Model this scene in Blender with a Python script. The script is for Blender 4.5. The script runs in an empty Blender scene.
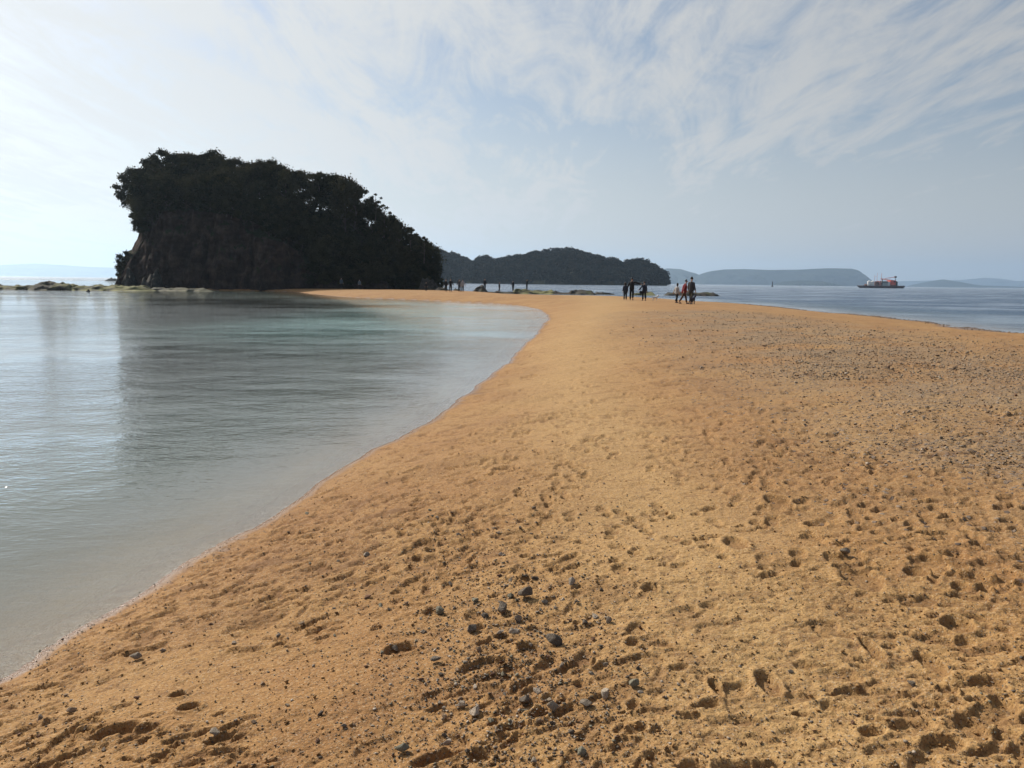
import bpy, bmesh, math, random
import numpy as np
from mathutils import Vector, Matrix

random.seed(7)
RNG = np.random.default_rng(7)
SC = bpy.context.scene
COL = SC.collection
R = math.radians

# ------------------------------------------------------------------ camera
FPX, EYE = 799.0, 1.9
PITCH, ROLL = math.atan((384 - 282) / FPX), R(0.67)
F_ = np.array([0, math.cos(PITCH), -math.sin(PITCH)])
R0 = np.array([1.0, 0, 0]); U0 = np.array([0, math.sin(PITCH), math.cos(PITCH)])
RT = math.cos(ROLL) * R0 + math.sin(ROLL) * U0
UP = -math.sin(ROLL) * R0 + math.cos(ROLL) * U0
CAMP = np.array([0, 0, EYE])
cam_d = bpy.data.cameras.new('camera')
cam = bpy.data.objects.new('camera', cam_d); COL.objects.link(cam)
cam_d.sensor_width = 36.0; cam_d.lens = 36.0 * FPX / 1024
cam_d.clip_start = 0.05; cam_d.clip_end = 60000
cam.matrix_world = Matrix(((RT[0], UP[0], -F_[0], 0), (RT[1], UP[1], -F_[1], 0), (RT[2], UP[2], -F_[2], EYE), (0, 0, 0, 1)))
SC.camera = cam

def ray(px, py):
    d = F_ + RT * ((px - 512) / FPX) + UP * ((384 - py) / FPX)
    return d
def gp(px, py, z=0.0):
    d = ray(px, py); t = (z - EYE) / d[2]
    return CAMP + d * t
def wp(px, py, dist):
    d = ray(px, py); return CAMP + d * (dist / d[1])

# ------------------------------------------------------------------ helpers
def link(o, parent=None):
    COL.objects.link(o)
    if parent is not None: o.parent = parent
    return o
def tag(o, label=None, cat=None, group=None, kind=None):
    if label: o['label'] = label
    if cat: o['category'] = cat
    if group: o['group'] = group
    if kind: o['kind'] = kind
    return o
def empty(name, loc, rz=0.0):
    o = bpy.data.objects.new(name, None); o.location = loc; o.rotation_euler = (0, 0, rz)
    o.empty_display_size = 0.1
    return link(o)
def mesh_np(name, V, F, mats=(), fm=None, smooth=False, attrs=None):
    V = np.asarray(V, np.float32); F = np.asarray(F, np.int32)
    k = F.shape[1]; n = len(F)
    me = bpy.data.meshes.new(name)
    me.vertices.add(len(V)); me.vertices.foreach_set('co', V.ravel())
    me.loops.add(n * k); me.loops.foreach_set('vertex_index', F.ravel())
    me.polygons.add(n); me.polygons.foreach_set('loop_start', np.arange(0, n * k, k, dtype=np.int32))
    me.polygons.foreach_set('loop_total', np.full(n, k, np.int32))
    for m in mats: me.materials.append(m)
    if fm is not None: me.polygons.foreach_set('material_index', np.asarray(fm, np.int32))
    if smooth: me.polygons.foreach_set('use_smooth', np.ones(n, bool))
    for an, av in (attrs or {}).items():
        a = me.attributes.new(an, 'FLOAT', 'POINT'); a.data.foreach_set('value', np.asarray(av, np.float32))
    me.update(calc_edges=True); me.validate()
    return me
def obj_np(name, V, F, mats=(), parent=None, **kw):
    return link(bpy.data.objects.new(name, mesh_np(name, V, F, mats, **kw)), parent)
def obj_bm(name, bm, mat, parent=None, smooth=False):
    me = bpy.data.meshes.new(name)
    bmesh.ops.recalc_face_normals(bm, faces=bm.faces)
    bm.to_mesh(me); bm.free()
    if mat: me.materials.append(mat)
    if smooth:
        for p in me.polygons: p.use_smooth = True
    return link(bpy.data.objects.new(name, me), parent)

# gradient noise
def _hash(ix, iy, s):
    h = (ix.astype(np.int64) * 374761393 + iy.astype(np.int64) * 668265263 + s * 982451653) & 0xFFFFFFFF
    h = ((h ^ (h >> 13)) * 1274126177) & 0xFFFFFFFF
    return (h ^ (h >> 16)) & 0xFFFFFFFF
def perlin(x, y, s=0):
    x0 = np.floor(x); y0 = np.floor(y); fx = x - x0; fy = y - y0
    u = fx * fx * fx * (fx * (fx * 6 - 15) + 10); v = fy * fy * fy * (fy * (fy * 6 - 15) + 10)
    def g(ix, iy, dx, dy):
        a = _hash(ix, iy, s) * (2 * np.pi / 4294967296.0)
        return np.cos(a) * dx + np.sin(a) * dy
    n00 = g(x0, y0, fx, fy); n10 = g(x0 + 1, y0, fx - 1, fy)
    n01 = g(x0, y0 + 1, fx, fy - 1); n11 = g(x0 + 1, y0 + 1, fx - 1, fy - 1)
    return ((n00 * (1 - u) + n10 * u) * (1 - v) + (n01 * (1 - u) + n11 * u) * v) * 1.5
def fbm(x, y, o=4, s=0, gain=0.5):
    r = 0; a = 1.0; f = 1.0
    for i in range(o):
        r = r + a * perlin(x * f, y * f, s + i * 17); a *= gain; f *= 2.03
    return r
def sstep(a, b, x):
    t = np.clip((x - a) / (b - a), 0, 1); return t * t * (3 - 2 * t)

# ------------------------------------------------------------------ material helpers
class NT:
    def __init__(self, name, world=False):
        if world:
            self.m = bpy.data.worlds.new(name)
        else:
            self.m = bpy.data.materials.new(name)
        self.m.use_nodes = True
        self.t = self.m.node_tree; self.t.nodes.clear()
    def n(self, typ, ins=None, **props):
        nd = self.t.nodes.new(typ)
        for k, v in props.items(): setattr(nd, k, v)
        for k, v in (ins or {}).items():
            s = nd.inputs[k]
            if isinstance(v, bpy.types.NodeSocket): self.t.links.new(v, s)
            else: s.default_value = v
        return nd
    def math(self, op, a, b=0.0, c=None, clamp=False):
        ins = {0: a, 1: b}
        if c is not None: ins[2] = c
        return self.n('ShaderNodeMath', ins, operation=op, use_clamp=clamp).outputs[0]
    def mix(self, fac, a, b, mode='MIX'):
        nd = self.n('ShaderNodeMix', None, data_type='RGBA', blend_type=mode)
        for i, v in ((0, fac), (6, a), (7, b)):
            if isinstance(v, bpy.types.NodeSocket): self.t.links.new(v, nd.inputs[i])
            else: nd.inputs[i].default_value = v if not isinstance(v, tuple) or len(v) == 4 else (*v, 1)
        return nd.outputs[2]
    def noise(self, vec, scale, detail=4, rough=0.5, dist=0.0):
        ins = {'Scale': scale, 'Detail': detail, 'Roughness': rough, 'Distortion': dist}
        if vec is not None: ins['Vector'] = vec
        return self.n('ShaderNodeTexNoise', ins)
    def rng(self, v, a, b, c=0.0, d=1.0, smooth=True):
        return self.n('ShaderNodeMapRange', {0: v, 1: a, 2: b, 3: c, 4: d}, interpolation_type='SMOOTHSTEP' if smooth else 'LINEAR').outputs[0]
    def attr(self, name):
        return self.n('ShaderNodeAttribute', None, attribute_name=name).outputs['Fac']
    def out(self, sh, vol=None):
        o = self.n('ShaderNodeOutputMaterial')
        if sh is not None: self.t.links.new(sh, o.inputs[0])
        if vol is not None: self.t.links.new(vol, o.inputs[1])
        return self.m
def c4(c): return (*c, 1.0)
def simple(name, c, rough=0.7, var=0.25, scale=6.0, metal=0.0, spec=0.3):
    m = NT(name); tc = m.n('ShaderNodeTexCoord').outputs['Object']
    nz = m.noise(tc, scale, 4, 0.6).outputs['Fac']
    f = m.rng(nz, 0.3, 0.7, 0, 1)
    col = m.mix(f, c4([x * (1 - var) for x in c]), c4([min(1, x * (1 + var)) for x in c]))
    b = m.n('ShaderNodeBsdfPrincipled', {'Base Color': col, 'Roughness': rough, 'Metallic': metal, 'Specular IOR Level': spec})
    return m.out(b.outputs[0])

# ------------------------------------------------------------------ sun direction
SUN_AZ, SUN_EL = R(-46), R(38)          # azimuth from +Y, clockwise positive
SUNV = np.array([math.sin(SUN_AZ) * math.cos(SUN_EL), math.cos(SUN_AZ) * math.cos(SUN_EL), math.sin(SUN_EL)])

# ================================================================== SHORELINE
def P2(px, py): p = gp(px, py, 0.0); return (p[0], p[1])
left_px = [(0, 682), (60, 640), (140, 598), (220, 549), (300, 506), (380, 451), (440, 413), (490, 376), (525, 346), (543, 325),
           (547, 317), (536, 309), (505, 304.5), (450, 301.5), (400, 299.3), (350, 297.3), (322, 295), (290, 291.8), (265, 291.1), (240, 290.7), (180, 289.9), (128, 288.9)]
right_px = [(478, 293.0), (505, 294.4), (535, 297.0), (565, 298.3)]
right_px2 = [(700, 301.5), (740, 303.3), (800, 309), (880, 316.5), (960, 325.5), (1024, 333.5)]
poly = [(-16, -26), (-8.5, -9), (-5.0, -1.0), (-3.9, 1.4)] + [P2(*p) for p in left_px] + \
       [(-58, 139), (-38, 138), (-20, 138), (-11, 135.5)] + [P2(*p) for p in right_px] + [(12, 93), (16, 90)] + [P2(*p) for p in right_px2] + \
       [(27, 25), (30, 14), (31, 0), (28, -26)]
def catmull(pts, k=4):
    n = len(pts); out = []
    P = np.array(pts, float)
    for i in range(n):
        p0, p1, p2, p3 = P[i - 1], P[i], P[(i + 1) % n], P[(i + 2) % n]
        # centripetal-ish: limit tangents by segment length
        L = np.linalg.norm(p2 - p1)
        m1 = (p2 - p0); m1 = m1 / (np.linalg.norm(m1) + 1e-9) * L
        m2 = (p3 - p1); m2 = m2 / (np.linalg.norm(m2) + 1e-9) * L
        for j in range(k):
            t = j / k
            h = (2 * t**3 - 3 * t**2 + 1) * p1 + (t**3 - 2 * t**2 + t) * m1 + (-2 * t**3 + 3 * t**2) * p2 + (t**3 - t**2) * m2
            out.append(h)
    return np.array(out)
SH = catmull(poly, 4)
def sdist(X, Y):
    """signed distance to the shoreline, positive on land"""
    X = np.asarray(X, float); Y = np.asarray(Y, float)
    best = np.full(X.shape, 1e18); ins = np.zeros(X.shape, bool)
    A = SH; B = np.roll(SH, -1, 0)
    for (ax, ay), (bx, by) in zip(A, B):
        ex, ey = bx - ax, by - ay
        t = np.clip(((X - ax) * ex + (Y - ay) * ey) / (ex * ex + ey * ey + 1e-12), 0, 1)
        d = (X - ax - t * ex) ** 2 + (Y - ay - t * ey) ** 2
        np.minimum(best, d, out=best)
        if ay != by:
            c = ((ay > Y) != (by > Y)) & (X < ex * (Y - ay) / ey + ax)
            ins ^= c
    return np.where(ins, 1, -1) * np.sqrt(best)
def right_d(X, Y):
    """distance to the open-sea waterline of the bar"""
    best = np.full(np.shape(X), 1e9)
    for (ax, ay), (bx, by) in zip(SH, np.roll(SH, -1, 0)):
        if not (ax > 13 and -40 < ay < 94): continue
        ex, ey = bx - ax, by - ay
        t = np.clip(((X - ax) * ex + (Y - ay) * ey) / (ex * ex + ey * ey + 1e-12), 0, 1)
        best = np.minimum(best, np.hypot(X - ax - t * ex, Y - ay - t * ey))
    return best
def base_h(X, Y, d, dR=None):
    far = 1 - 0.35 * sstep(75, 110, Y)
    if dR is None: dR = 99.0
    up = 0.83 * far * (1 - np.exp(-np.maximum(d, 0) / 3.7 * (1 + 6 * (1 - sstep(0, 5, dR))))) * (1 - np.exp(-(np.maximum(dR, 0) / 9.5) ** 1.55))
    dn = np.maximum(-d, 0)
    lagoon = sstep(-0.5, 1.0, -X / (np.abs(Y) * 0.12 + 3))
    k = 0.165 - 0.10 * sstep(9, 28, Y)
    down = -2.6 * (1 - np.exp(-dn * k / 2.6 * (1 + 0 * lagoon)))
    return np.where(d > 0, up, down)

# ------------------------------------------------------------------ terrain grid (polar, finest near where one stands)
NC = 940
th_dense = np.linspace(R(-46), R(46), NC)
th_rest = np.linspace(R(46), R(314), 92)[1:-1]
TH = np.concatenate([th_dense, th_rest])
rows = [0.25]
while rows[-1] < 16500:
    r = rows[-1]
    if r < 1.7: st = 0.06
    else: st = min(max(r * r / (1.5 * FPX) * 0.95, 0.0062), r * (0.0065 if r < 42 else 0.02))
    rows.append(r + st)
RR = np.array(rows)
NR, NT_ = len(RR), len(TH)
TG, RG = np.meshgrid(TH, RR)
X = np.sin(TG) * RG; Y = np.cos(TG) * RG
near = RR < 420
D = np.full(X.shape, -500.0)
D[near] = sdist(X[near], Y[near])
D0 = D.copy()
wob = fbm(X / 1.1, Y / 1.1, 3, 5) * 0.035 + fbm(X / 5, Y / 5, 2, 9) * 0.12
D = D + wob * np.minimum(1, RG / 6)
DR = np.full(X.shape, 99.0); DR[near] = right_d(X[near], Y[near])
H = base_h(X, Y, D, DR)
H[~near] = -4.0
land = sstep(0.0, 0.5, D)
rowst = np.gradient(RR)[:, None]
def oct_(wl, amp, seed, o=2):
    f = np.clip(wl / (rowst * 2.2) - 0.6, 0, 1)
    m = np.where((RR < 420)[:, None] & (f > 0), 1.0, 0.0)
    return fbm(X / wl, Y / wl, o, seed) * amp * f * m
lagd = sstep(0.0, 0.35, D) * 0.85 + 0.15
mess = np.clip(0.55 + 0.5 * fbm(X / 2.6, Y / 2.6, 2, 77), 0.12, 1.2)
# smooth trodden path up the middle
def path_mask(X, Y):
    cx = np.interp(Y, [0, 3, 6, 12, 25, 60], [1.0, 0.9, 0.9, 0.9, 2.0, 7.0])
    return np.exp(-((X - cx) / (0.55 + 0.03 * Y)) ** 2)
PATH = path_mask(X, Y)
mess = mess * (1 - 0.45 * PATH)
H += oct_(4.0, 0.035, 11) * lagd
H += oct_(1.1, 0.024, 23) * lagd
HSM = H.copy()                                             # the ground without its small relief
H += oct_(0.36, 0.008, 31) * lagd * mess
b1 = oct_(0.15, 1.0, 41, 3)
H += (np.abs(b1) - 0.25) * 0.0095 * lagd * mess
H += oct_(0.055, 0.0050, 53) * lagd * mess
b2 = oct_(0.028, 1.0, 61, 2)
H += (np.abs(b2) - 0.2) * 0.0042 * lagd * np.clip(mess + 0.1, 0, 1)
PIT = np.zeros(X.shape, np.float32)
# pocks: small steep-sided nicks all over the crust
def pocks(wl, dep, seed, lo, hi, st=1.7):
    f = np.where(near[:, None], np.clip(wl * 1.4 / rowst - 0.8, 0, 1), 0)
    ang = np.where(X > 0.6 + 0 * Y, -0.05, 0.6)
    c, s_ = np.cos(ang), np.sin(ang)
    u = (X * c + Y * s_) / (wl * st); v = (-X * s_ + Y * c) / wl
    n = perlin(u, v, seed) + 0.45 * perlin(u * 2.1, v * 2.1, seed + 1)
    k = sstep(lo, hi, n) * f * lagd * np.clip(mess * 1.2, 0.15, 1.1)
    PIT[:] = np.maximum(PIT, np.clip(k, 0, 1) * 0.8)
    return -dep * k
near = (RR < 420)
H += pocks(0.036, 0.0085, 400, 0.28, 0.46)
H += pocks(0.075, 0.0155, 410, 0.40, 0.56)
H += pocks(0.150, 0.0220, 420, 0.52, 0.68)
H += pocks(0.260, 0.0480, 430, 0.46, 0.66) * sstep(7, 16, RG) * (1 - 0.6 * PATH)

def stamp(x, y, a, b, rot, depth, rim=0.28, wall=0.3, tilt=0.0, seed=0, damp_shade=1.0, clean=False):  # last mask strength: damp floor plus shade painted into the hollow
    r = math.hypot(x, y); th = math.atan2(x, y); ext = max(a, b) * 1.7
    i0 = np.searchsorted(RR, r - ext); i1 = np.searchsorted(RR, r + ext)
    dth = ext / max(r, 0.3)
    j0 = int((th - dth - TH[0]) / (TH[1] - TH[0])); j1 = int((th + dth - TH[0]) / (TH[1] - TH[0])) + 2
    j0 = max(j0, 0); j1 = min(j1, NC)
    if j1 - j0 < 1 or i1 - i0 < 1: return
    s = (slice(i0, i1), slice(j0, j1))
    dx = X[s] - x; dy = Y[s] - y
    u = (dx * math.cos(rot) + dy * math.sin(rot)) / a; v = (-dx * math.sin(rot) + dy * math.cos(rot)) / b
    q = min(a, b)
    wob = perlin(X[s] / (q * 0.9) + seed * 3.1, Y[s] / (q * 0.9), 5) * 0.30 + perlin(X[s] / (q * 0.35), Y[s] / (q * 0.35) + seed, 6) * 0.12
    rho = np.sqrt(u * u + v * v) + wob
    m = np.clip((1.0 - rho) / wall, 0, 1); m = m * m * (3 - 2 * m)
    if clean:
        rho = np.sqrt(u * u + v * v) + wob * 0.35
        m = np.clip((1.0 - rho) / wall, 0, 1); m = m * m * (3 - 2 * m)                                              # pressed by a sole: smooth floor with faint cleats
        mm = m * 0.9
        H[s] = H[s] * (1 - mm) + H[s].mean() * mm - depth * m + 0.10 * depth * m * np.sin(u * 13)
        H[s] += depth * rim * np.exp(-((rho - 1.15) / 0.24) ** 2)
        PIT[s] = np.maximum(PIT[s] * (1 - mm), m * damp_shade); return
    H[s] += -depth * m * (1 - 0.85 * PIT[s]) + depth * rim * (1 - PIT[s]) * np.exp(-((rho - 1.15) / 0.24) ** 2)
    PIT[s] = np.maximum(PIT[s], m * damp_shade)

def on_land(x, y):
    return float(sdist(np.array([x]), np.array([y]))[0])
# scattered scuffs and hollows, thinning with distance as the view does
def flat_px(px, py, z=0.45):
    d = ray(px, py); t = (z - EYE) / d[2]; return (CAMP + d * t)[:2]
cand = []
for _ in range(3000):
    sy = 318 + (790 - 318) * RNG.random() ** 1.25; cand.append((RNG.uniform(-40, 1064), sy))
cand = np.array([flat_px(*c, 0.45 if c[1] > 360 else 0.62) for c in cand])
px_, py_ = cand[:, 0], cand[:, 1]; lr = np.hypot(px_, py_)
dd = sdist(px_, py_); pm = path_mask(px_, py_); cl_ = perlin(px_ / 1.3, py_ / 1.3, 321)
for i in range(len(cand)):
    if lr[i] < 2.55 and RNG.random() < 0.5: continue
    if dd[i] < 0.15 or RNG.random() < 0.75 * pm[i] or cl_[i] < -0.12 - 0.3 * RNG.random(): continue
    s = min(RNG.lognormal(math.log(0.0115), 0.42) * (1 + lr[i] / 6), 0.030 * (1 + lr[i] / 6), 0.14)
    right = px_[i] > 0.6
    rot = RNG.normal(0.62 if not right else -0.05, 0.45)
    asp = RNG.uniform(1.2, 2.8)
    stamp(px_[i], py_[i], s * asp, s, rot, min(s * RNG.uniform(0.45, 1.0), 0.015 * (1 + lr[i] / 7)), seed=i, rim=0.25, wall=RNG.uniform(0.3, 0.7), damp_shade=RNG.uniform(0.2, 1))
# shoe prints: a few trails of alternating prints plus loose ones
def shoe(x, y, dirn, dep, i):
    c, s = math.cos(dirn), math.sin(dirn)
    stamp(x + c * 0.06, y + s * 0.06, 0.085, 0.047, dirn, dep, rim=0.2, wall=0.4, seed=i, damp_shade=0.35, clean=True)
    stamp(x - c * 0.075, y - s * 0.075, 0.042, 0.036, dirn, dep * 1.25, rim=0.2, wall=0.4, seed=i + 1, damp_shade=0.45, clean=True)
k = 0
for (x0, y0, dirn, n) in [(1.75, 2.4, 1.42, 30), (2.6, 3.6, 1.62, 40), (1.6, 5.5, 1.25, 36), (0.3, 5.0, 1.5, 38), (4.2, 6.0, 1.45, 40)]:
    x, y, dr = x0, y0, dirn
    for j in range(n):
        sd = 1 if j % 2 else -1
        shoe(x - math.sin(dr) * 0.09 * sd, y + math.cos(dr) * 0.09 * sd, dr + RNG.normal(0, 0.12), RNG.uniform(0.008, 0.022), k); k += 2
        x += math.cos(dr) * 0.62 + RNG.normal(0, 0.03); y += math.sin(dr) * 0.62; dr += RNG.normal(0, 0.03)
for j in range(430):                                        # trampled middle distance
    r = math.exp(RNG.uniform(math.log(4.0), math.log(26))); t = RNG.uniform(R(-9), R(33))
    x, y = math.sin(t) * r, math.cos(t) * r
    if on_land(x, y) < 0.6: continue
    shoe(x, y, RNG.normal(1.5, 0.5), RNG.uniform(0.012, 0.024), k); k += 2
for j in range(40):
    r = math.exp(RNG.uniform(math.log(2.1), math.log(16))); t = RNG.uniform(R(-4), R(38))
    shoe(math.sin(t) * r, math.cos(t) * r, RNG.uniform(0, 6.28), RNG.uniform(0.010, 0.026), k); k += 2
# hollows that the picture shows plainly
for (hx, hy, w, h_) in [(860, 606, 34, 24), (768, 697, 22, 26), (735, 562, 22, 16), (776, 518, 24, 10), (715, 697, 12, 18), (870, 672, 14, 24), (930, 690, 20, 26), (968, 758, 26, 18), (985, 715, 30, 12), (914, 604, 20, 10), (955, 655, 26, 14), (188, 672, 22, 9), (176, 655, 16, 8), (400, 630, 36, 12), (425, 525, 22, 10), (530, 645, 24, 18), (650, 598, 18, 10), (440, 745, 60, 12), (110, 690, 44, 12), (505, 458, 26, 8), (590, 440, 16, 8), (815, 545, 20, 8)]:
    c = gp(hx, hy, 0.42); sc = math.hypot(c[0], c[1]) / FPX
    fs = 1 / max(0.3, math.sin(math.atan2(1.48, c[1])))
    stamp(c[0], c[1], w * 0.5 * sc * 1.05, h_ * 0.5 * sc * min(fs, 3.0), 0.35 if hx < 600 else 0.0, 0.030, rim=0.35, wall=0.24, seed=hx, damp_shade=0.6, clean=True)
# long narrow scarps running with the waterline, left of the bar
for j in range(55):
    u = RNG.uniform(0.15, 2.6); i = RNG.integers(20, 60)
    p = SH[i % len(SH)]; q = SH[(i + 1) % len(SH)]
    t = q - p; L = np.linalg.norm(t); t = t / (L + 1e-9); nrm = np.array([t[1], -t[0]])
    c = p + (q - p) * RNG.random() + nrm * u
    if np.hypot(*c) > 26: continue
    stamp(c[0], c[1], RNG.uniform(0.05, 0.14), RNG.uniform(0.012, 0.026), math.atan2(t[1], t[0]) + RNG.normal(0, 0.2), RNG.uniform(0.008, 0.018), rim=0.5, wall=0.6, seed=j, damp_shade=0.7)
# slumped sand holds neither spikes nor shafts
rel = H - HSM
rel = np.where(rel > 0, 0.016 * np.tanh(rel / 0.016), 0.036 * np.tanh(rel / 0.036))
H = HSM + rel
# keep the under-water bed quiet
H = np.where(D < -0.05, np.minimum(H, -0.004 + D * 0.03), H)

def hgrid(x, y):
    """ground height, from the finished sheet"""
    r = math.hypot(x, y); th = math.atan2(x, y)
    i = min(max(np.searchsorted(RR, r) - 1, 0), NR - 2); fr = (r - RR[i]) / (RR[i + 1] - RR[i])
    if th < TH[0]: th += 2 * math.pi
    j = np.searchsorted(TH, th) - 1
    j2 = (j + 1) % NT_; t1 = TH[j2] if j2 > j else TH[0] + 2 * math.pi
    ft = (th - TH[j]) / (t1 - TH[j]); fr = min(max(fr, 0), 1)
    a = H[i, j] * (1 - ft) + H[i, j2] * ft; b = H[i + 1, j] * (1 - ft) + H[i + 1, j2] * ft
    return float(a * (1 - fr) + b * fr)
def ground_px(px, py):
    """where the view ray through a pixel meets the ground"""
    d = ray(px, py); z = 0.45
    for _ in range(12):
        t = (z - EYE) / d[2]; p = CAMP + d * t
        z = 0.5 * z + 0.5 * hgrid(p[0], p[1])
    return p[0], p[1], hgrid(p[0], p[1])

# gravel strip on the far right of the bar and pale trodden ground
gb = np.array([ground_px(*p)[:2] for p in [(1150, 470), (1024, 410), (900, 368), (790, 335), (720, 313)]])
def gravel_mask(X, Y):
    best = np.full(np.shape(X), 1e18); w = np.zeros(np.shape(X))
    W = [2.2, 2.6, 3.2, 4.2, 5.0]
    for i in range(len(gb) - 1):
        a, b = gb[i], gb[i + 1]; e = b - a
        t = np.clip(((X - a[0]) * e[0] + (Y - a[1]) * e[1]) / (e @ e), 0, 1)
        d = np.hypot(X - a[0] - t * e[0], Y - a[1] - t * e[1])
        u = d / (W[i] * (1 - t) + W[i + 1] * t)
        best = np.minimum(best, u)
    return np.clip(1.25 - best, 0, 1)
GM = gravel_mask(X, Y) * land * np.clip(0.75 + 0.7 * fbm(X / 1.7, Y / 1.7, 3, 91), 0, 1)
edge = np.exp(-((D - 0.5) / 0.45) ** 2) * (X > 5) * 0.8           # coarse strip along the right-hand waterline
GM = np.maximum(GM, edge)
WET = (1 - sstep(0.004, 0.040, H)) * (1 - 0.3 * sstep(0.02, 0.12, -H))

V = np.stack([X, Y, H], -1).reshape(-1, 3)
ii, jj = np.meshgrid(np.arange(NR - 1), np.arange(NT_), indexing='ij')
j2 = (jj + 1) % NT_
F = np.stack([ii * NT_ + jj, (ii + 1) * NT_ + jj, (ii + 1) * NT_ + j2, ii * NT_ + j2], -1).reshape(-1, 4)[:, ::-1]
# middle patch
V = np.vstack([V, [[0, 0, H[0].mean()]]]); cI = len(V) - 1

# ---- sand material
m = NT('sand')
pos = m.n('ShaderNodeTexCoord').outputs['Object']
n_big = m.noise(pos, 0.35, 4, 0.55).outputs['Fac']
n_mid = m.noise(pos, 2.3, 5, 0.6).outputs['Fac']
n_sml = m.noise(pos, 38.0, 4, 0.7).outputs['Fac']
col = m.mix(m.rng(n_big, 0.35, 0.66), (0.350, 0.180, 0.063), (0.405, 0.230, 0.086))
n_far = m.noise(m.n('ShaderNodeMapping', {'Vector': pos, 'Scale': (1.0, 0.6, 1.0)}).outputs[0], 0.85, 7, 0.74).outputs['Fac']
col = m.mix(m.math('MULTIPLY', m.rng(n_far, 0.48, 0.64), 0.52), col, (0.235, 0.112, 0.042))
col = m.mix(m.math('MULTIPLY', m.rng(n_mid, 0.45, 0.72), 0.42), col, (0.315, 0.150, 0.055))
col = m.mix(m.math('MULTIPLY', m.attr('path'), 0.70), col, (0.475, 0.298, 0.124))
col = m.mix(m.math('MULTIPLY', m.rng(n_sml, 0.42, 0.75), 0.42), col, (0.230, 0.118, 0.046))
n_sp = m.noise(m.n('ShaderNodeMapping', {'Vector': pos, 'Scale': (0.7, 1.0, 1.0)}).outputs[0], 13.0, 5, 0.72).outputs['Fac']
col = m.mix(m.math('MULTIPLY', m.rng(n_sp, 0.53, 0.66), 0.55), col, (0.170, 0.085, 0.036))
n_f = m.noise(pos, 75.0, 3, 0.75).outputs['Fac']
col = m.mix(m.math('MULTIPLY', m.rng(n_f, 0.52, 0.68), 0.6), col, (0.150, 0.078, 0.034))
col = m.mix(m.math('MULTIPLY', m.rng(n_f, 0.46, 0.30), 0.45), col, (0.62, 0.46, 0.25))
grain = m.n('ShaderNodeTexVoronoi', {'Vector': pos, 'Scale': 190.0})
gsep = m.n('ShaderNodeSeparateColor', {0: grain.outputs['Color']})
col = m.mix(m.rng(gsep.outputs[0], 0.90, 0.97, 0, 0.55), col, (0.456, 0.357, 0.251))
col = m.mix(m.rng(gsep.outputs[1], 0.88, 0.96, 0, 0.6), col, (0.076, 0.053, 0.038))
peb = m.n('ShaderNodeTexVoronoi', {'Vector': pos, 'Scale': 26.0})
psep = m.n('ShaderNodeSeparateColor', {0: peb.outputs['Color']})
pcol = m.mix(psep.outputs[2], (0.099, 0.076, 0.065), (0.304, 0.228, 0.167))
gm = m.attr('gravel')
pf = m.math('MULTIPLY', m.math('LESS_THAN', psep.outputs[0], m.math('MULTIPLY', gm, 0.75)), m.rng(peb.outputs['Distance'], 0.5, 0.35))
col = m.mix(m.math('MULTIPLY', gm, 0.6), col, (0.255, 0.185, 0.112))
col = m.mix(pf, col, pcol)
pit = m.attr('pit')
col = m.mix(m.math('MULTIPLY', pit, 0.68), col, (0.152, 0.074, 0.033))  # damp hollow floors, with pit shadow also painted into the sand colour
wet = m.attr('wet')
col = m.mix(m.math('MULTIPLY', wet, 0.60), col, (0.156, 0.080, 0.047))
bh = m.math('ADD', m.math('MULTIPLY', n_sml, 0.016), m.math('MULTIPLY', m.noise(pos, 150.0, 3, 0.6).outputs['Fac'], 0.0028))
bh = m.math('ADD', bh, m.math('MULTIPLY', m.noise(pos, 9.0, 3, 0.6).outputs['Fac'], 0.022))
bh = m.math('ADD', bh, m.math('MULTIPLY', pf, 0.012))
bump = m.n('ShaderNodeBump', {'Height': bh, 'Strength': 0.8, 'Distance': 1.0})
bs = m.n('ShaderNodeBsdfPrincipled', {'Base Color': col, 'Roughness': m.rng(wet, 0.3, 1.0, 0.92, 0.24, False), 'Specular IOR Level': 0.25, 'Normal': bump.outputs[0]})
SAND = m.out(bs.outputs[0])

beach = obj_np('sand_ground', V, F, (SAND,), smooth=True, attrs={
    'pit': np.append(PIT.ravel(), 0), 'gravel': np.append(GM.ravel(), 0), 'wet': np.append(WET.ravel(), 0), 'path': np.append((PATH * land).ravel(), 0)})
bm = bmesh.new(); bm.from_mesh(beach.data); bm.verts.ensure_lookup_table()
for j in range(NT_):
    try: bm.faces.new((bm.verts[cI], bm.verts[(j + 1) % NT_], bm.verts[j]))
    except ValueError: pass
bm.to_mesh(beach.data); bm.free()
tag(beach, kind='structure')

# ================================================================== WATER
wr = [0.5]
while wr[-1] < 16000: wr.append(wr[-1] * 1.035 + 0.02)
wr = np.array(wr); wt = np.linspace(0, 2 * np.pi, 420, endpoint=False)
WT, WR = np.meshgrid(wt, wr)
WX, WY = np.sin(WT) * WR, np.cos(WT) * WR
wd = np.full(WX.shape, -600.0); nn = wr < 420; wd[nn] = sdist(WX[nn], WY[nn])
dep = np.where(wd < 0, -base_h(WX, WY, wd), 0.0)
WV = np.stack([WX, WY, np.zeros_like(WX)], -1).reshape(-1, 3)
nwr, nwt = WX.shape
ii, jj = np.meshgrid(np.arange(nwr - 1), np.arange(nwt), indexing='ij'); j2 = (jj + 1) % nwt
WF = np.stack([ii * nwt + jj, ii * nwt + j2, (ii + 1) * nwt + j2, (ii + 1) * nwt + jj], -1).reshape(-1, 4)
keep = (wd.reshape(-1)[WF] < 2.5).any(1)
WF = WF[keep]
used = np.unique(WF); remap = np.full(len(WV), -1); remap[used] = np.arange(len(used))
m = NT('sea_water')
pos = m.n('ShaderNodeTexCoord').outputs['Object']
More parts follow.
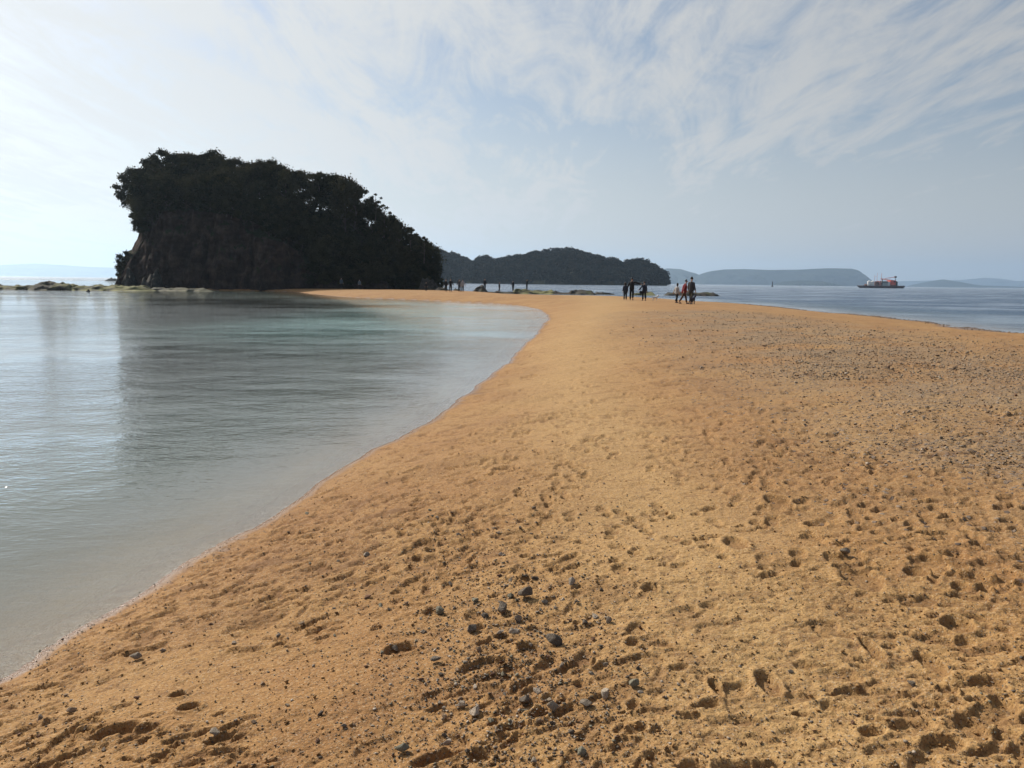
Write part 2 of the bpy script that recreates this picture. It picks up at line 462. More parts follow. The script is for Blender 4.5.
sep = m.n('ShaderNodeSeparateXYZ', {0: pos})
depth = m.attr('depth')
ls = m.attr('lagoon')          # 1 on the sheltered side of the bar
mp = m.n('ShaderNodeMapping', {'Vector': pos, 'Rotation': (0, 0, R(-24)), 'Scale': (1.0, 1.5, 1.0)}).outputs[0]
w1 = m.noise(mp, 2.9, 3, 0.55, 0.4).outputs['Fac']
w2 = m.noise(m.n('ShaderNodeMapping', {'Vector': pos, 'Rotation': (0, 0, R(31)), 'Scale': (1.0, 2.0, 1.0)}).outputs[0], 6.5, 2, 0.5).outputs['Fac']
w3 = m.noise(m.n('ShaderNodeMapping', {'Vector': pos, 'Scale': (0.6, 1.0, 1.0)}).outputs[0], 0.42, 3, 0.6).outputs['Fac']
calm = m.rng(depth, 0.0, 0.5, 0.28, 1.0)
gust = m.rng(m.noise(pos, 0.075, 4, 0.6).outputs['Fac'], 0.36, 0.64, 0.30, 1.35)
amp = m.math('MULTIPLY', m.math('MULTIPLY', m.rng(ls, 0, 1, 3.6, 1.0), calm), gust)
hh = m.math('ADD', m.math('MULTIPLY', w1, 0.034), m.math('MULTIPLY', w2, 0.0145))
w4 = m.noise(m.n('ShaderNodeMapping', {'Vector': pos, 'Rotation': (0, 0, R(48)), 'Scale': (1.0, 2.6, 1.0)}).outputs[0], 11.0, 3, 0.55, 0.3).outputs['Fac']
hh = m.math('ADD', hh, m.math('MULTIPLY', w4, 0.0090))
hh = m.math('ADD', hh, m.math('MULTIPLY', w3, 0.10))
hh = m.math('MULTIPLY', hh, amp)
bump = m.n('ShaderNodeBump', {'Height': hh, 'Strength': 1.0, 'Distance': 1.0})
ior = m.rng(m.n('ShaderNodeNewGeometry').outputs['Backfacing'], 0.0, 1.0, 1.333, 1 / 1.333, False)   # an unrefracted sheet: light from below passes too
fr = m.n('ShaderNodeFresnel', {'IOR': ior, 'Normal': bump.outputs[0]}).outputs[0]
turb = m.math('SUBTRACT', 1.0, m.math('POWER', 2.718, m.math('MULTIPLY', depth, m.rng(m.attr('cove'), 0, 1, -3.4, -12.0, False))))
body = m.mix(ls, (0.060, 0.110, 0.165), (0.135, 0.168, 0.150))
body = m.mix(m.math('MULTIPLY', m.attr('cove'), 0.85), body, (0.20, 0.335, 0.325))
body = m.mix(m.rng(depth, m.rng(m.attr('cove'), 0, 1, 0.22, 0.45), 1.0), body, m.mix(ls, (0.035, 0.072, 0.130), (0.070, 0.078, 0.070)))
dif = m.n('ShaderNodeBsdfDiffuse', {'Color': body})
tra = m.n('ShaderNodeBsdfTransparent', {'Color': (0.90, 0.96, 0.95, 1)})
low = m.n('ShaderNodeMixShader', {0: turb, 1: tra.outputs[0], 2: dif.outputs[0]})
glo = m.n('ShaderNodeBsdfGlossy', {'Color': (1, 1, 1, 1), 'Roughness': m.rng(ls, 0, 1, 0.16, 0.035), 'Normal': bump.outputs[0]})
surf = m.n('ShaderNodeMixShader', {0: fr, 1: low.outputs[0], 2: glo.outputs[0]})
WATER = m.out(surf.outputs[0])
lag = sstep(0.0, 8.0, np.interp(WY, [-40, 0, 20, 60, 100, 140, 200], [8, 8, 10, 14, -2, -20, -40]) - WX) * (WY < 400)
sea = obj_np('sea', WV[used], remap[WF], (WATER,), smooth=True, attrs={'depth': dep.ravel()[used], 'lagoon': lag.ravel()[used], 'cove': (lag * sstep(16, 34, WY) * (1 - sstep(78, 104, WY)) * sstep(-20, -8, WX)).ravel()[used]})
tag(sea, kind='structure')

# ================================================================== NEAR ISLAND
IY = 131.0
sil_px = np.array([(117, 272), (119, 262), (123, 253), (127, 225), (124, 200), (122, 180), (133, 170), (146, 160), (155, 152), (175, 148), (195, 150), (215, 150), (224, 153), (241, 155), (250, 158), (264, 157), (281, 159), (289, 166), (300, 171), (318, 171), (335, 169), (349, 175), (362, 184), (371, 195), (376, 208), (390, 214), (398, 222), (411, 230), (424, 238), (429, 247), (435, 262), (440, 284)], float)
tc_px = np.array([(112, 296), (117, 290), (119, 283), (129, 263), (140, 246), (150, 228), (162, 208), (193, 206), (215, 211), (239, 214), (246, 231), (268, 237), (288, 244), (309, 262), (322, 272), (335, 278), (400, 281), (436, 286), (441, 292), (448, 298)], float)
g_px = np.array([(112, 296), (117, 290), (119, 284), (129, 256), (140, 226), (150, 207), (160, 196), (200, 185), (250, 190), (300, 201), (335, 204), (360, 214), (380, 232), (400, 247), (420, 262), (435, 278), (440, 288), (448, 298)], float)
def prof(tab, X):
    """height over the water of a pixel outline, as a function of world x on the island's front"""
    xs = np.array([wp(a, b, IY)[0] for a, b in tab]); zs = np.array([wp(a, b, IY)[2] for a, b in tab])
    o = np.argsort(xs); return np.interp(X, xs[o], zs[o])
ix0, ix1 = wp(112, 280, IY)[0], wp(448, 280, IY)[0]
def front_y(x):
    u = (x - ix0) / (ix1 - ix0)
    return IY + 9 * (2 * np.abs(u - 0.42)) ** 2.4 - 1.5 * np.sin(u * 17) * 0.5 - 0.8 * np.sin(u * 41 + 1)
def island_h(x, y):
    x = x * IY / np.maximum(y, IY)
    t = y - front_y(x)
    tc = prof(tc_px, x); g = prof(g_px, x)
    cl = np.maximum(tc, 0) * np.clip(t / (1.2 + 0.26 * np.maximum(tc, 0)), 0, 1) ** 0.8
    rise = sstep(3, 15, t) * np.maximum(g - tc, 0)
    back = 1 - sstep(24, 46, t)
    h = (cl + rise) * back
    return np.where(t < 0, t * 0.5, h) - 0.8 * (t > 44)
nx, ny = 330, 210
gx = np.linspace(ix0 * 1.28 - 3, ix1 + 3, nx); gy = np.concatenate([np.linspace(IY - 5, IY + 14, 130), np.linspace(IY + 14.4, IY + 60, ny - 130)])
IX, IYY = np.meshgrid(gx, gy)
nz = fbm(IX / 3.0, IYY / 3.0, 4, 201)
IH = island_h(IX + 0.7 * fbm(IX / 5, IYY / 5, 2, 210), IYY + 1.6 * fbm(IX / 4.2, IYY / 7, 4, 211))
steep = np.clip(np.hypot(*np.gradient(IH)[::1]) / 0.5, 0, 1)
# gullies and bedding on the cliff: push the face in and out
IHs = IH
offs = (fbm(IX / 1.6, IHs / 3.2, 4, 220) * 1.3 + fbm(IX / 0.6 + 4, IHs / 0.8, 3, 222) * 0.35) * steep
IV = np.stack([IX + 0.3 * offs, IYY - offs, IH + 0.35 * nz * (IH > 0.3) - 0.5 * (IH <= 0)], -1).reshape(-1, 3)
ii, jj = np.meshgrid(np.arange(ny - 1), np.arange(nx - 1), indexing='ij')
IF = np.stack([ii * nx + jj, ii * nx + jj + 1, (ii + 1) * nx + jj + 1, (ii + 1) * nx + jj], -1).reshape(-1, 4)
m = NT('cliff_rock')
pos = m.n('ShaderNodeTexCoord').outputs['Object']
nrm = m.n('ShaderNodeNewGeometry').outputs['Normal']; nz_ = m.n('ShaderNodeSeparateXYZ', {0: nrm}).outputs[2]
r1 = m.noise(m.n('ShaderNodeMapping', {'Vector': pos, 'Scale': (0.5, 0.5, 0.9)}).outputs[0], 0.8, 6, 0.65).outputs['Fac']
r2 = m.noise(m.n('ShaderNodeMapping', {'Vector': pos, 'Scale': (2.0, 2.0, 0.22)}).outputs[0], 0.9, 4, 0.6).outputs['Fac']
col = m.mix(m.rng(r1, 0.35, 0.7), (0.038, 0.025, 0.020), (0.088, 0.058, 0.045))
col = m.mix(m.math('MULTIPLY', m.rng(r2, 0.5, 0.75), 0.6), col, (0.026, 0.019, 0.017))
veg = m.math('MULTIPLY', m.rng(nz_, 0.55, 0.8), m.rng(m.n('ShaderNodeSeparateXYZ', {0: pos}).outputs[2], 1.5, 3.5))
col = m.mix(veg, col, (0.030, 0.034, 0.015))
bp = m.n('ShaderNodeBump', {'Height': r1, 'Strength': 0.8, 'Distance': 0.8})
ROCK = m.out(m.n('ShaderNodeBsdfPrincipled', {'Base Color': col, 'Roughness': 0.95, 'Specular IOR Level': 0.1, 'Normal': bp.outputs[0]}).outputs[0])
isl = obj_np('island_hill', IV, IF, (ROCK,), smooth=True)
tag(isl, kind='structure')

# ------------------------------------------------------------------ trees
def leaf_mat(name, a, b, tr=0.22, sc=5.0):
    m = NT(name); pos = m.n('ShaderNodeTexCoord').outputs['Object']
    rnd = m.n('ShaderNodeObjectInfo').outputs['Random']
    nzf = m.noise(pos, sc, 3, 0.6).outputs['Fac']
    f = m.math('ADD', m.math('MULTIPLY', rnd, 0.6 if sc > 1 else 0.0), m.math('MULTIPLY', m.rng(nzf, 0.38, 0.64), 0.4 if sc > 1 else 1.0))
    col = m.mix(f, c4(a), c4(b))
    d = m.n('ShaderNodeBsdfDiffuse', {'Color': col}); t = m.n('ShaderNodeBsdfTranslucent', {'Color': col})
    return m.out(m.n('ShaderNodeMixShader', {0: tr, 1: d.outputs[0], 2: t.outputs[0]}).outputs[0])
LEAF = leaf_mat('evergreen_foliage', (0.016, 0.020, 0.009), (0.070, 0.060, 0.030))
BARK = simple('bark', (0.07, 0.05, 0.04), 0.95, 0.35, 8)

def leaf_quads(C, size, rng, out_n=None):
    n = len(C)
    a = rng.normal(size=(n, 3)); a /= np.linalg.norm(a, axis=1, keepdims=True)
    b = rng.normal(size=(n, 3)); b -= (b * a).sum(1, keepdims=True) * a; b /= np.linalg.norm(b, axis=1, keepdims=True)
    s = size * rng.uniform(0.6, 1.4, (n, 1))
    a = a * s; b = b * s * 0.62
    V = np.stack([C - a, C - b * 0.9 + a * 0.1, C + a, C + b], 1).reshape(-1, 3)
    F = np.arange(4 * n).reshape(-1, 4)
    return V, F
def crown_pts(kind, rng, n):
    """leaf positions of a crown one unit high: clumps hung on limb ends, gaps between them"""
    if kind == 'round': nb, zr, rad, br = 34, (0.34, 0.92), 0.36, (0.10, 0.17)
    elif kind == 'tall': nb, zr, rad, br = 20, (0.26, 0.94), 0.25, (0.08, 0.14)
    elif kind == 'pine': nb, zr, rad, br = 15, (0.42, 0.97), 0.34, (0.07, 0.12)
    elif kind == 'sparse': nb, zr, rad, br = 11, (0.35, 0.95), 0.34, (0.06, 0.10)
    else: nb, zr, rad, br = 16, (0.08, 0.85), 0.50, (0.12, 0.20)      # shrub
    tips, P = [], []
    for i in range(nb):
        u = (i + rng.random()) / nb; z = zr[0] + (zr[1] - zr[0]) * u
        env = math.sin(math.pi * min(0.98, 0.18 + 0.74 * u)) ** 0.6
        ang = i * 2.399 + rng.normal(0, 0.5); r = rad * env * rng.uniform(0.45, 1.05)
        if u > 0.88: r *= 0.35
        c = np.array([math.cos(ang) * r, math.sin(ang) * r, z]); tips.append(c)
        k = n // nb
        R_ = rng.uniform(*br)
        q = rng.normal(size=(k, 3)); q /= np.linalg.norm(q, axis=1, keepdims=True)
        q *= (np.minimum(np.abs(rng.normal(0.55, 0.36, (k, 1))), 1.15)) * R_ * (1 + 0.35 * perlin(q[:, :1] * 3 + i, q[:, 1:2] * 3, 3))
        q[:, 2] *= 0.55 if kind in ('pine', 'sparse') else 0.75
        P.append(c + q)
    return np.vstack(P), tips
def tube(pts, rad, sides=6):
    V, F = [], []
    pts = [np.array(p, float) for p in pts]
    for i, p in enumerate(pts):
        d = pts[min(i + 1, len(pts) - 1)] - pts[max(i - 1, 0)]; d /= np.linalg.norm(d) + 1e-9
        a = np.cross(d, [0.3, 0.9, 0.1]); a /= np.linalg.norm(a) + 1e-9; b = np.cross(d, a)
        for s in range(sides):
            t = 2 * math.pi * s / sides; V.append(p + (a * math.cos(t) + b * math.sin(t)) * rad[i])
    for i in range(len(pts) - 1):
        for s in range(sides):
            F.append((i * sides + s, i * sides + (s + 1) % sides, (i + 1) * sides + (s + 1) % sides, (i + 1) * sides + s))
    return np.array(V), np.array(F)
def cat(parts):
    V, F, o = [], [], 0
    for v, f in parts: V.append(v); F.append(np.asarray(f) + o); o += len(v)
    return np.vstack(V), np.vstack(F)
PROTO = {}
for kind, n, size, nv in (('round', 6200, 0.021, 4), ('tall', 5200, 0.021, 2), ('pine', 4200, 0.020, 2), ('sparse', 1500, 0.021, 2), ('shrub', 4200, 0.034, 3)):
    for vv in range(nv):
        rng = np.random.default_rng(len(PROTO) * 31 + 5)
        P, tips = crown_pts(kind, rng, n)
        cv, cf = leaf_quads(P, size, rng)
        cme = mesh_np('crown', cv, cf, (LEAF,))
        bend = rng.normal(0, 0.03, 2)
        tr = [np.array([0, 0, -0.05]), np.array([bend[0], bend[1], 0.2]), np.array([bend[0] * 2, bend[1] * 2, 0.45]), np.array([bend[0], 0, 0.8])]
        tw = 0.020 if kind != 'shrub' else 0.012
        parts = [tube(tr, [tw * 1.3, tw, tw * 0.7, tw * 0.25])]
        for t in tips[: 12]:
            s = np.array([bend[0] * 1.5, bend[1] * 1.5, max(0.1, min(t[2] - 0.14, 0.7))])
            parts.append(tube([s, (s + t) / 2 + [0, 0, -0.02], t], [tw * 0.5, tw * 0.35, tw * 0.12], 5))
        tv, tf = cat(parts)
        PROTO[(kind, vv)] = (mesh_np('trunk', tv, tf, (BARK,)), cme)
SETS = {k: [kk for kk in PROTO if kk[0] == k] for k in ('round', 'tall', 'pine', 'sparse', 'shrub')}
def tree(kind, loc, hgt, wid, label, group=None, lean=(0, 0), name=None, cat_=None, vv=None):
    tm, cm = PROTO[random.choice(SETS[kind]) if vv is None else (kind, vv)]
    e = empty(name or {'round': 'broadleaf_tree', 'tall': 'broadleaf_tree', 'pine': 'pine_tree', 'sparse': 'pine_tree', 'shrub': 'shrub'}[kind], loc)
    e.rotation_euler = (lean[1], lean[0], random.uniform(0, 6.28) if lean == (0, 0) else 0.0)
    e.scale = (wid, wid, hgt)
    tag(e, label, cat_ or ('shrub' if kind == 'shrub' else 'tree'), group)
    link(bpy.data.objects.new('trunk', tm), e); link(bpy.data.objects.new('crown', cm), e)
    return e
def iland(x, y): return float(island_h(np.array([x]), np.array([y]))[0])
def fy(x): return float(front_y(np.array([x]))[0])
def px_x(px, dist): return wp(px, 280, dist)[0]
def sil_z(px, dist):
    py = np.interp(px, sil_px[5:, 0], sil_px[5:, 1]); return wp(px, py, dist)[2]
G_WOOD = 'trees of the wood covering the near island'
L_WOOD = 'dark evergreen tree packed into the dense wood on top of the near island'
# crest row: reaches the outline of the wood
for px in np.arange(137, 431, 8.0):
    px = px + random.uniform(-1.5, 1.5)
    x = px_x(px, IY + 13); y = fy(x) + random.uniform(9, 15) * (0.55 if px > 385 else 1)
    x = px_x(px, y); g = iland(x, y); top = sil_z(px, y) + random.uniform(-0.7, 0.5)
    h = top - g
    if 370 < px < 396: h -= 2.6
    if h < 1.5: continue
    h = min(h, 10.5); w = max(min(h * random.uniform(0.85, 1.1), 8.5), 3.2)
    tree(random.choice(['round', 'round', 'tall', 'round', 'pine']), (x, y, top - h - 0.2), h, w, L_WOOD, G_WOOD)
# front rows above the cliff and down the right-hand slope
for k in range(150):
    px = random.uniform(150, 428); t = random.choice([random.uniform(2.5, 6), random.uniform(5, 12)])
    x = px_x(px, IY + 6); y = fy(x) + t; x = px_x(px, y); g = iland(x, y)
    if g < 0.4: continue
    tcz = float(prof(tc_px, np.array([x]))[0])
    if px < 310 and g < tcz - 0.8: continue
    h = min(random.uniform(4.5, 7.5), sil_z(px, y) - g - 0.6)
    if h < 2.2: continue
    tree(random.choice(['round', 'round', 'tall', 'shrub']), (x, y, g - 0.3), h, h * random.uniform(0.85, 1.15), L_WOOD if px < 300 else 'dark evergreen tree in the mass of wood on the right-hand slope of the near island', G_WOOD if px < 300 else 'trees on the slope of the near island', name='broadleaf_tree', cat_='tree')
# low growth at the foot of the right-hand slope
for px in np.arange(316, 440, 4.6):
    x = px_x(px, IY); y = fy(x) + random.uniform(0.3, 2.5); x = px_x(px, y)
    g = max(iland(x, y), 0.35); h = random.uniform(2.6, 4.2) * (0.75 if px > 425 else 1)
    tree('shrub', (x, y, g - 0.3), h, h * random.uniform(1.0, 1.3), 'low dark shrub at the foot of the wooded slope behind the sand', 'shrubs along the foot of the wooded slope')
# trees that stand out against the sky
def solo(kind, bx, by, d, top_px, w, label, lean=(0, 0), vv=0, sink=0.0):
    b = wp(bx, by, d); tz = wp(bx, top_px, d)[2]
    return tree(kind, (b[0], d, b[2] - sink), tz - b[2], w, label, lean=lean, vv=vv)
solo('round', 157, 218, 139, 168, 6.6, 'broad tree overhanging the left end of the cliff, highest of the leaning ones', lean=(-0.42, 0), vv=0)
solo('round', 155, 226, 137, 190, 5.0, 'tree leaning out sideways from the left edge of the cliff below the canopy', lean=(-0.62, 0), vv=1)
solo('round', 149, 240, 137, 214, 3.6, 'small bushy tree clinging low on the left edge of the cliff', lean=(-0.5, 0), vv=2)
solo('shrub', 127, 272, 139, 249, 3.0, 'rounded bush on the lower left flank of the cliff', vv=0)
solo('shrub', 121.5, 280, 140, 260, 2.4, 'small bush lowest and farthest left on the cliff flank', vv=1)
solo('sparse', 384, 236, 140, 204, 5.6, 'thin open pine with sky showing through its crown on the right shoulder of the island', vv=0)
solo('sparse', 375, 222, 141, 193, 4.6, 'bare-topped tree poking above the canopy beside the thin open pine', vv=1)
solo('tall', 397, 244, 139, 219, 3.0, 'narrow pointed tree just right of the thin open pine', vv=0)
solo('pine', 411, 250, 138, 227, 3.0, 'spindly tree with ragged top halfway down the right slope', vv=0)
solo('pine', 424, 262, 137, 236, 3.6, 'flat-topped tree at the lower right end of the wood', vv=1)

# ================================================================== ROCK LEDGES AND BOULDERS
def rock_mat(name, dark, moss, amt):
    m = NT(name); pos = m.n('ShaderNodeTexCoord').outputs['Object']
    nz_ = m.n('ShaderNodeSeparateXYZ', {0: m.n('ShaderNodeNewGeometry').outputs['Normal']}).outputs[2]
    a = m.noise(pos, 1.7, 5, 0.65).outputs['Fac']; b = m.noise(pos, 0.55, 3, 0.6).outputs['Fac']
    col = m.mix(m.rng(a, 0.35, 0.7), c4(dark), c4([x * 2.3 for x in dark]))
    mf = m.math('MULTIPLY', m.rng(nz_, 0.45, 0.85), m.rng(b, 0.62 - amt, 0.72 - amt * 0.5))
    col = m.mix(mf, col, c4(moss))
    bp = m.n('ShaderNodeBump', {'Height': a, 'Strength': 0.7, 'Distance': 0.25})
    return m.out(m.n('ShaderNodeBsdfPrincipled', {'Base Color': col, 'Roughness': 0.85, 'Specular IOR Level': 0.25, 'Normal': bp.outputs[0]}).outputs[0])
R_DARK = rock_mat('dark_shore_rock', (0.030, 0.027, 0.023), (0.06, 0.065, 0.03), 0.05)
R_MOSS = rock_mat('mossy_shore_rock', (0.034, 0.030, 0.022), (0.150, 0.145, 0.060), 0.16)
R_GREEN = rock_mat('weedy_shore_rock', (0.035, 0.034, 0.024), (0.185, 0.180, 0.078), 0.28)
R_PALE = rock_mat('pale_shore_rock', (0.042, 0.038, 0.030), (0.12, 0.115, 0.075), 0.26)
def ledge(name, pxa, pxb, d, wid, hgt, mat, label, catg, seed, base_z=-0.25, group=None, rough=0.55, taper=0.12, da=None):
    """a low rock shelf lying along the water: a lumpy closed mass"""
    xa, xb = px_x(pxa, d), px_x(pxb, d if da is None else da); L = abs(xb - xa)
    nu = int(min(max(L / 0.22, 24), 150)); nv = int(min(max(wid / 0.22, 14), 46))
    u = np.linspace(0, 1, nu); v = np.linspace(-1, 1, nv); U, Vv = np.meshgrid(u, v)
    xx = (U - 0.5) * L; 
    wmod = 1 + 0.35 * perlin(xx / 3.1 + seed, 0 * xx, seed)
    yy = Vv * wid / 2 * wmod
    env = sstep(0, taper, U) * sstep(0, taper, 1 - U) * np.clip(1 - np.abs(Vv) ** 3, 0, 1) ** 0.7
    n = fbm(xx / 2.4 + seed, yy / 1.5, 4, seed)
    hz = hgt * env * np.clip(0.62 + rough * n + 0.25 * np.abs(perlin(xx / 0.9, yy / 0.7 + seed, seed + 3)), 0.05, 1.3)
    hz = hz * 0.62 + 0.3 * np.round(hz / 0.18) * 0.18
    yy = yy + 0.3 * perlin(xx / 1.2, hz * 3, seed + 8)
    top = np.stack([xx, yy, hz], -1).reshape(-1, 3); bot = np.stack([xx, yy, 0 * hz - 0.35], -1).reshape(-1, 3)
    ii, jj = np.meshgrid(np.arange(nv - 1), np.arange(nu - 1), indexing='ij')
    F1 = np.stack([ii * nu + jj, ii * nu + jj + 1, (ii + 1) * nu + jj + 1, (ii + 1) * nu + jj], -1).reshape(-1, 4)
    per = [(0, j) for j in range(nu)] + [(i, nu - 1) for i in range(1, nv)] + [(nv - 1, j) for j in range(nu - 2, -1, -1)] + [(i, 0) for i in range(nv - 2, 0, -1)]
    pi = [i * nu + j for i, j in per]; N = nu * nv
    SF = np.array([(pi[k], N + pi[k], N + pi[(k + 1) % len(pi)], pi[(k + 1) % len(pi)])[::-1] for k in range(len(pi))])
    o = obj_np(name, np.vstack([top, bot]), np.vstack([F1, F1[:, ::-1] + N, SF]), (mat,), smooth=True)
    o.location = ((xa + xb) / 2, d if da is None else (d + da) / 2, base_z + 0.25)
    if da is not None: o.rotation_euler.z = math.atan2(da - d, xb - xa)
    return tag(o, label, catg, group)
ledge('rock_ledge', -30, 44, 118, 5, 0.75, R_MOSS, 'low dark rock ledge trailing off at the far left water edge', 'rock', 3)
ledge('rock_ledge', 34, 82, 116, 6, 1.15, R_MOSS, 'long brown rock ledge humped in the water left of the island', 'rock', 8)
ledge('rock_ledge', 74, 150, 117, 7, 0.85, R_GREEN, 'yellow-green weed covered rock shelf touching the left foot of the cliff', 'rock', 15)
ledge('rock_ledge', 128, 215, 120.5, 3.2, 0.50, R_PALE, 'pale flat shelf of rock along the water under the cliff', 'rock', 22)
ledge('boulder', 97, 103.5, 119, 1.0, 1.35, R_DARK, 'small dark boulder sitting on top of the yellow-green shelf', 'rock', 31, taper=0.4)
ledge('rock_stump', 86, 89.2, 104, 0.4, 0.50, R_DARK, 'little dark stump of rock alone in the water before the green shelf', 'rock', 33, taper=0.4)
ledge('rock_islet', 107, 119, 420, 8, 1.6, R_DARK, 'distant flat dark islet on the horizon beside the cliff', 'islet', 35, taper=0.3)
for (a, b, d, w, h, lab, s) in [(141, 158, 130, 3, 2.6, 'pale-sided fallen boulder against the left foot of the cliff', 41), (122, 136, 134, 3, 3.2, 'leaning dark slab at the left corner of the cliff foot', 42), (150, 163, 129, 2.4, 3.0, 'split rock with a light face beside the fallen boulder', 43)]:
    ledge('boulder', a, b, d, w, h, R_DARK, lab, 'rock', s, taper=0.35, rough=0.8)
ledge('boulder', 416, 442, 131, 3.5, 2.6, R_DARK, 'big black rock mass at the right foot of the near island', 'rock', 51, taper=0.3)
ledge('boulder', 434, 450, 124, 1.6, 0.6, R_DARK, 'low dark rocks on the sand below the thin standing person', 'rock', 52, taper=0.3, base_z=0.2)
ledge('boulder', 452, 462, 126, 1.2, 0.65, R_DARK, 'small dark rock between the two pairs of people', 'rock', 53, taper=0.3, base_z=0.1)
ledge('boulder', 471, 489, 127, 2.4, 1.05, R_DARK, 'dark hump of rock under the person standing at the waterside', 'rock', 54, taper=0.35, base_z=0.0)
ledge('rock_ledge', 484, 516, 128, 2.6, 0.50, R_DARK, 'low dark rock shelf between the hump and the grassy-green reef', 'rock', 55)
ledge('rock_ledge', 510, 557, 131, 4, 0.78, R_GREEN, 'long reef with pale green weed on top behind the sand bar', 'rock', 56)
ledge('rock_ledge', 550, 597, 130, 3.5, 0.70, R_DARK, 'dark jagged reef right of the green reef', 'rock', 57, rough=0.9)
ledge('rock_ledge', 594, 616, 134, 2.0, 0.45, R_DARK, 'last low bit of reef tailing off behind the walkers', 'rock', 58)
ledge('rock_ledge', 630, 656, 131, 3, 0.62, R_GREEN, 'short flat reef in the water behind the person with the bag', 'rock', 59)
ledge('rock_ledge', 664, 720, 133, 4, 0.80, R_DARK, 'flat dark reef in the water behind the walking trio', 'rock', 60, rough=0.4)

# ================================================================== HEADLAND AND FAR HILLS
def ridge(name, pts, dist, front, back, mat, seed, noise=0.06, nx=240, nv=40, power=0.9, rough_len=0.12):
    P = np.array([wp(a, b, dist) for a, b in pts]); o = np.argsort(P[:, 0]); P = P[o]
    xs = np.linspace(P[0, 0], P[-1, 0], nx); zs = np.interp(xs, P[:, 0], P[:, 2]); zs = np.maximum(zs, -2)
    v = np.concatenate([np.linspace(-1, 0, nv), np.linspace(0, 1, nv // 2)[1:]])
    XX, VV = np.meshgrid(xs, v); ZZ = np.tile(zs, (len(v), 1))
    L = P[-1, 0] - P[0, 0]
    sp = 1 + 0.35 * fbm(XX / (L * rough_len), VV * 1.3, 3, seed)
    sh = np.clip(1 - np.abs(VV) ** 1.25 * np.where(VV < 0, 1, 1), 0, 1) ** power
    n = fbm(XX / (L * 0.05), VV * 3, 4, seed + 3) * noise * (1 - np.exp(-np.abs(VV) * 6))
    fz = np.clip(ZZ / zs.max(), 0, 1) ** 0.6 * 0.95 + 0.05
    YY = dist + np.where(VV < 0, VV * front * sp * fz, VV * back * fz)
    Z = ZZ * np.clip(sh + n * sh, 0, 1) - 3.0 * (np.abs(VV) > 0.985)
    Vv = np.stack([XX, YY, Z], -1).reshape(-1, 3); nvv = len(v)
    ii, jj = np.meshgrid(np.arange(nvv - 1), np.arange(nx - 1), indexing='ij')
    Fq = np.stack([ii * nx + jj, ii * nx + jj + 1, (ii + 1) * nx + jj + 1, (ii + 1) * nx + jj], -1).reshape(-1, 4)
    o = obj_np(name, Vv, Fq, (mat,), smooth=True)
    tag(o, kind='structure')
    return o, xs, zs
def hill_mat(name, a, b, sc):
    m = NT(name); pos = m.n('ShaderNodeTexCoord').outputs['Object']
    f = m.rng(m.noise(pos, sc, 6, 0.65).outputs['Fac'], 0.35, 0.65)
    return m.out(m.n('ShaderNodeBsdfPrincipled', {'Base Color': m.mix(f, c4(a), c4(b)), 'Roughness': 1.0, 'Specular IOR Level': 0.0}).outputs[0])
HILL = hill_mat('wooded_hill', (0.014, 0.020, 0.018), (0.030, 0.036, 0.028), 0.004)
HEADM = hill_mat('headland_soil', (0.016, 0.018, 0.010), (0.028, 0.027, 0.016), 0.05)
HD = 900
head_px = [(400, 252), (425, 248), (432, 250), (443, 255), (457, 258), (465, 262), (472, 265), (481, 261), (487, 260), (493, 264.5), (507, 261), (520, 259), (529, 257), (545, 254), (557, 252.3), (570, 252.5), (583, 256), (599, 261), (607, 263), (612, 262), (620, 266.5), (630, 265), (637, 263), (646, 265), (653, 269.5), (657, 276), (658.5, 285)]
hd, hxs, hzs = ridge('headland', head_px, HD, 130, 160, HEADM, 301, noise=0.10, power=0.75)
# the wood on it reads as one mass: clumps of leaves all over the slope
rng = np.random.default_rng(99)
N = 4200
hv = np.empty(len(hd.data.vertices) * 3, np.float32); hd.data.vertices.foreach_get('co', hv); hv = hv.reshape(-1, 3)
hv = hv[(hv[:, 2] > 0.5) & (hv[:, 1] < HD + 40)]
hv = hv[rng.integers(0, len(hv), N)] + rng.normal(0, 1.2, (N, 3)) * [1, 1, 0]
cx, cyy, hz_ = hv[:, 0], hv[:, 1], hv[:, 2]
rad = rng.uniform(2.6, 5.4, N); rad = np.where(hz_ < 6, rad * 0.55, rad)
cl = []
for i in range(N):
    q = rng.normal(size=(34, 3)); q /= np.linalg.norm(q, axis=1, keepdims=True); q[:, 2] = np.abs(q[:, 2]) * 0.95 - 0.15
    cl.append(np.array([cx[i], cyy[i], hz_[i] + 0.3 + 3.2 * rng.random() ** 2]) + q * rad[i] * rng.uniform(0.6, 1.05, (34, 1)))
fv, ff = leaf_quads(np.vstack(cl), 1.15, rng)
FARLEAF = leaf_mat('far_foliage', (0.006, 0.008, 0.005), (0.028, 0.025, 0.016), 0.10, 0.11)
fw = obj_np('far_wood', fv, ff, (FARLEAF,)); tag(fw, kind='stuff')

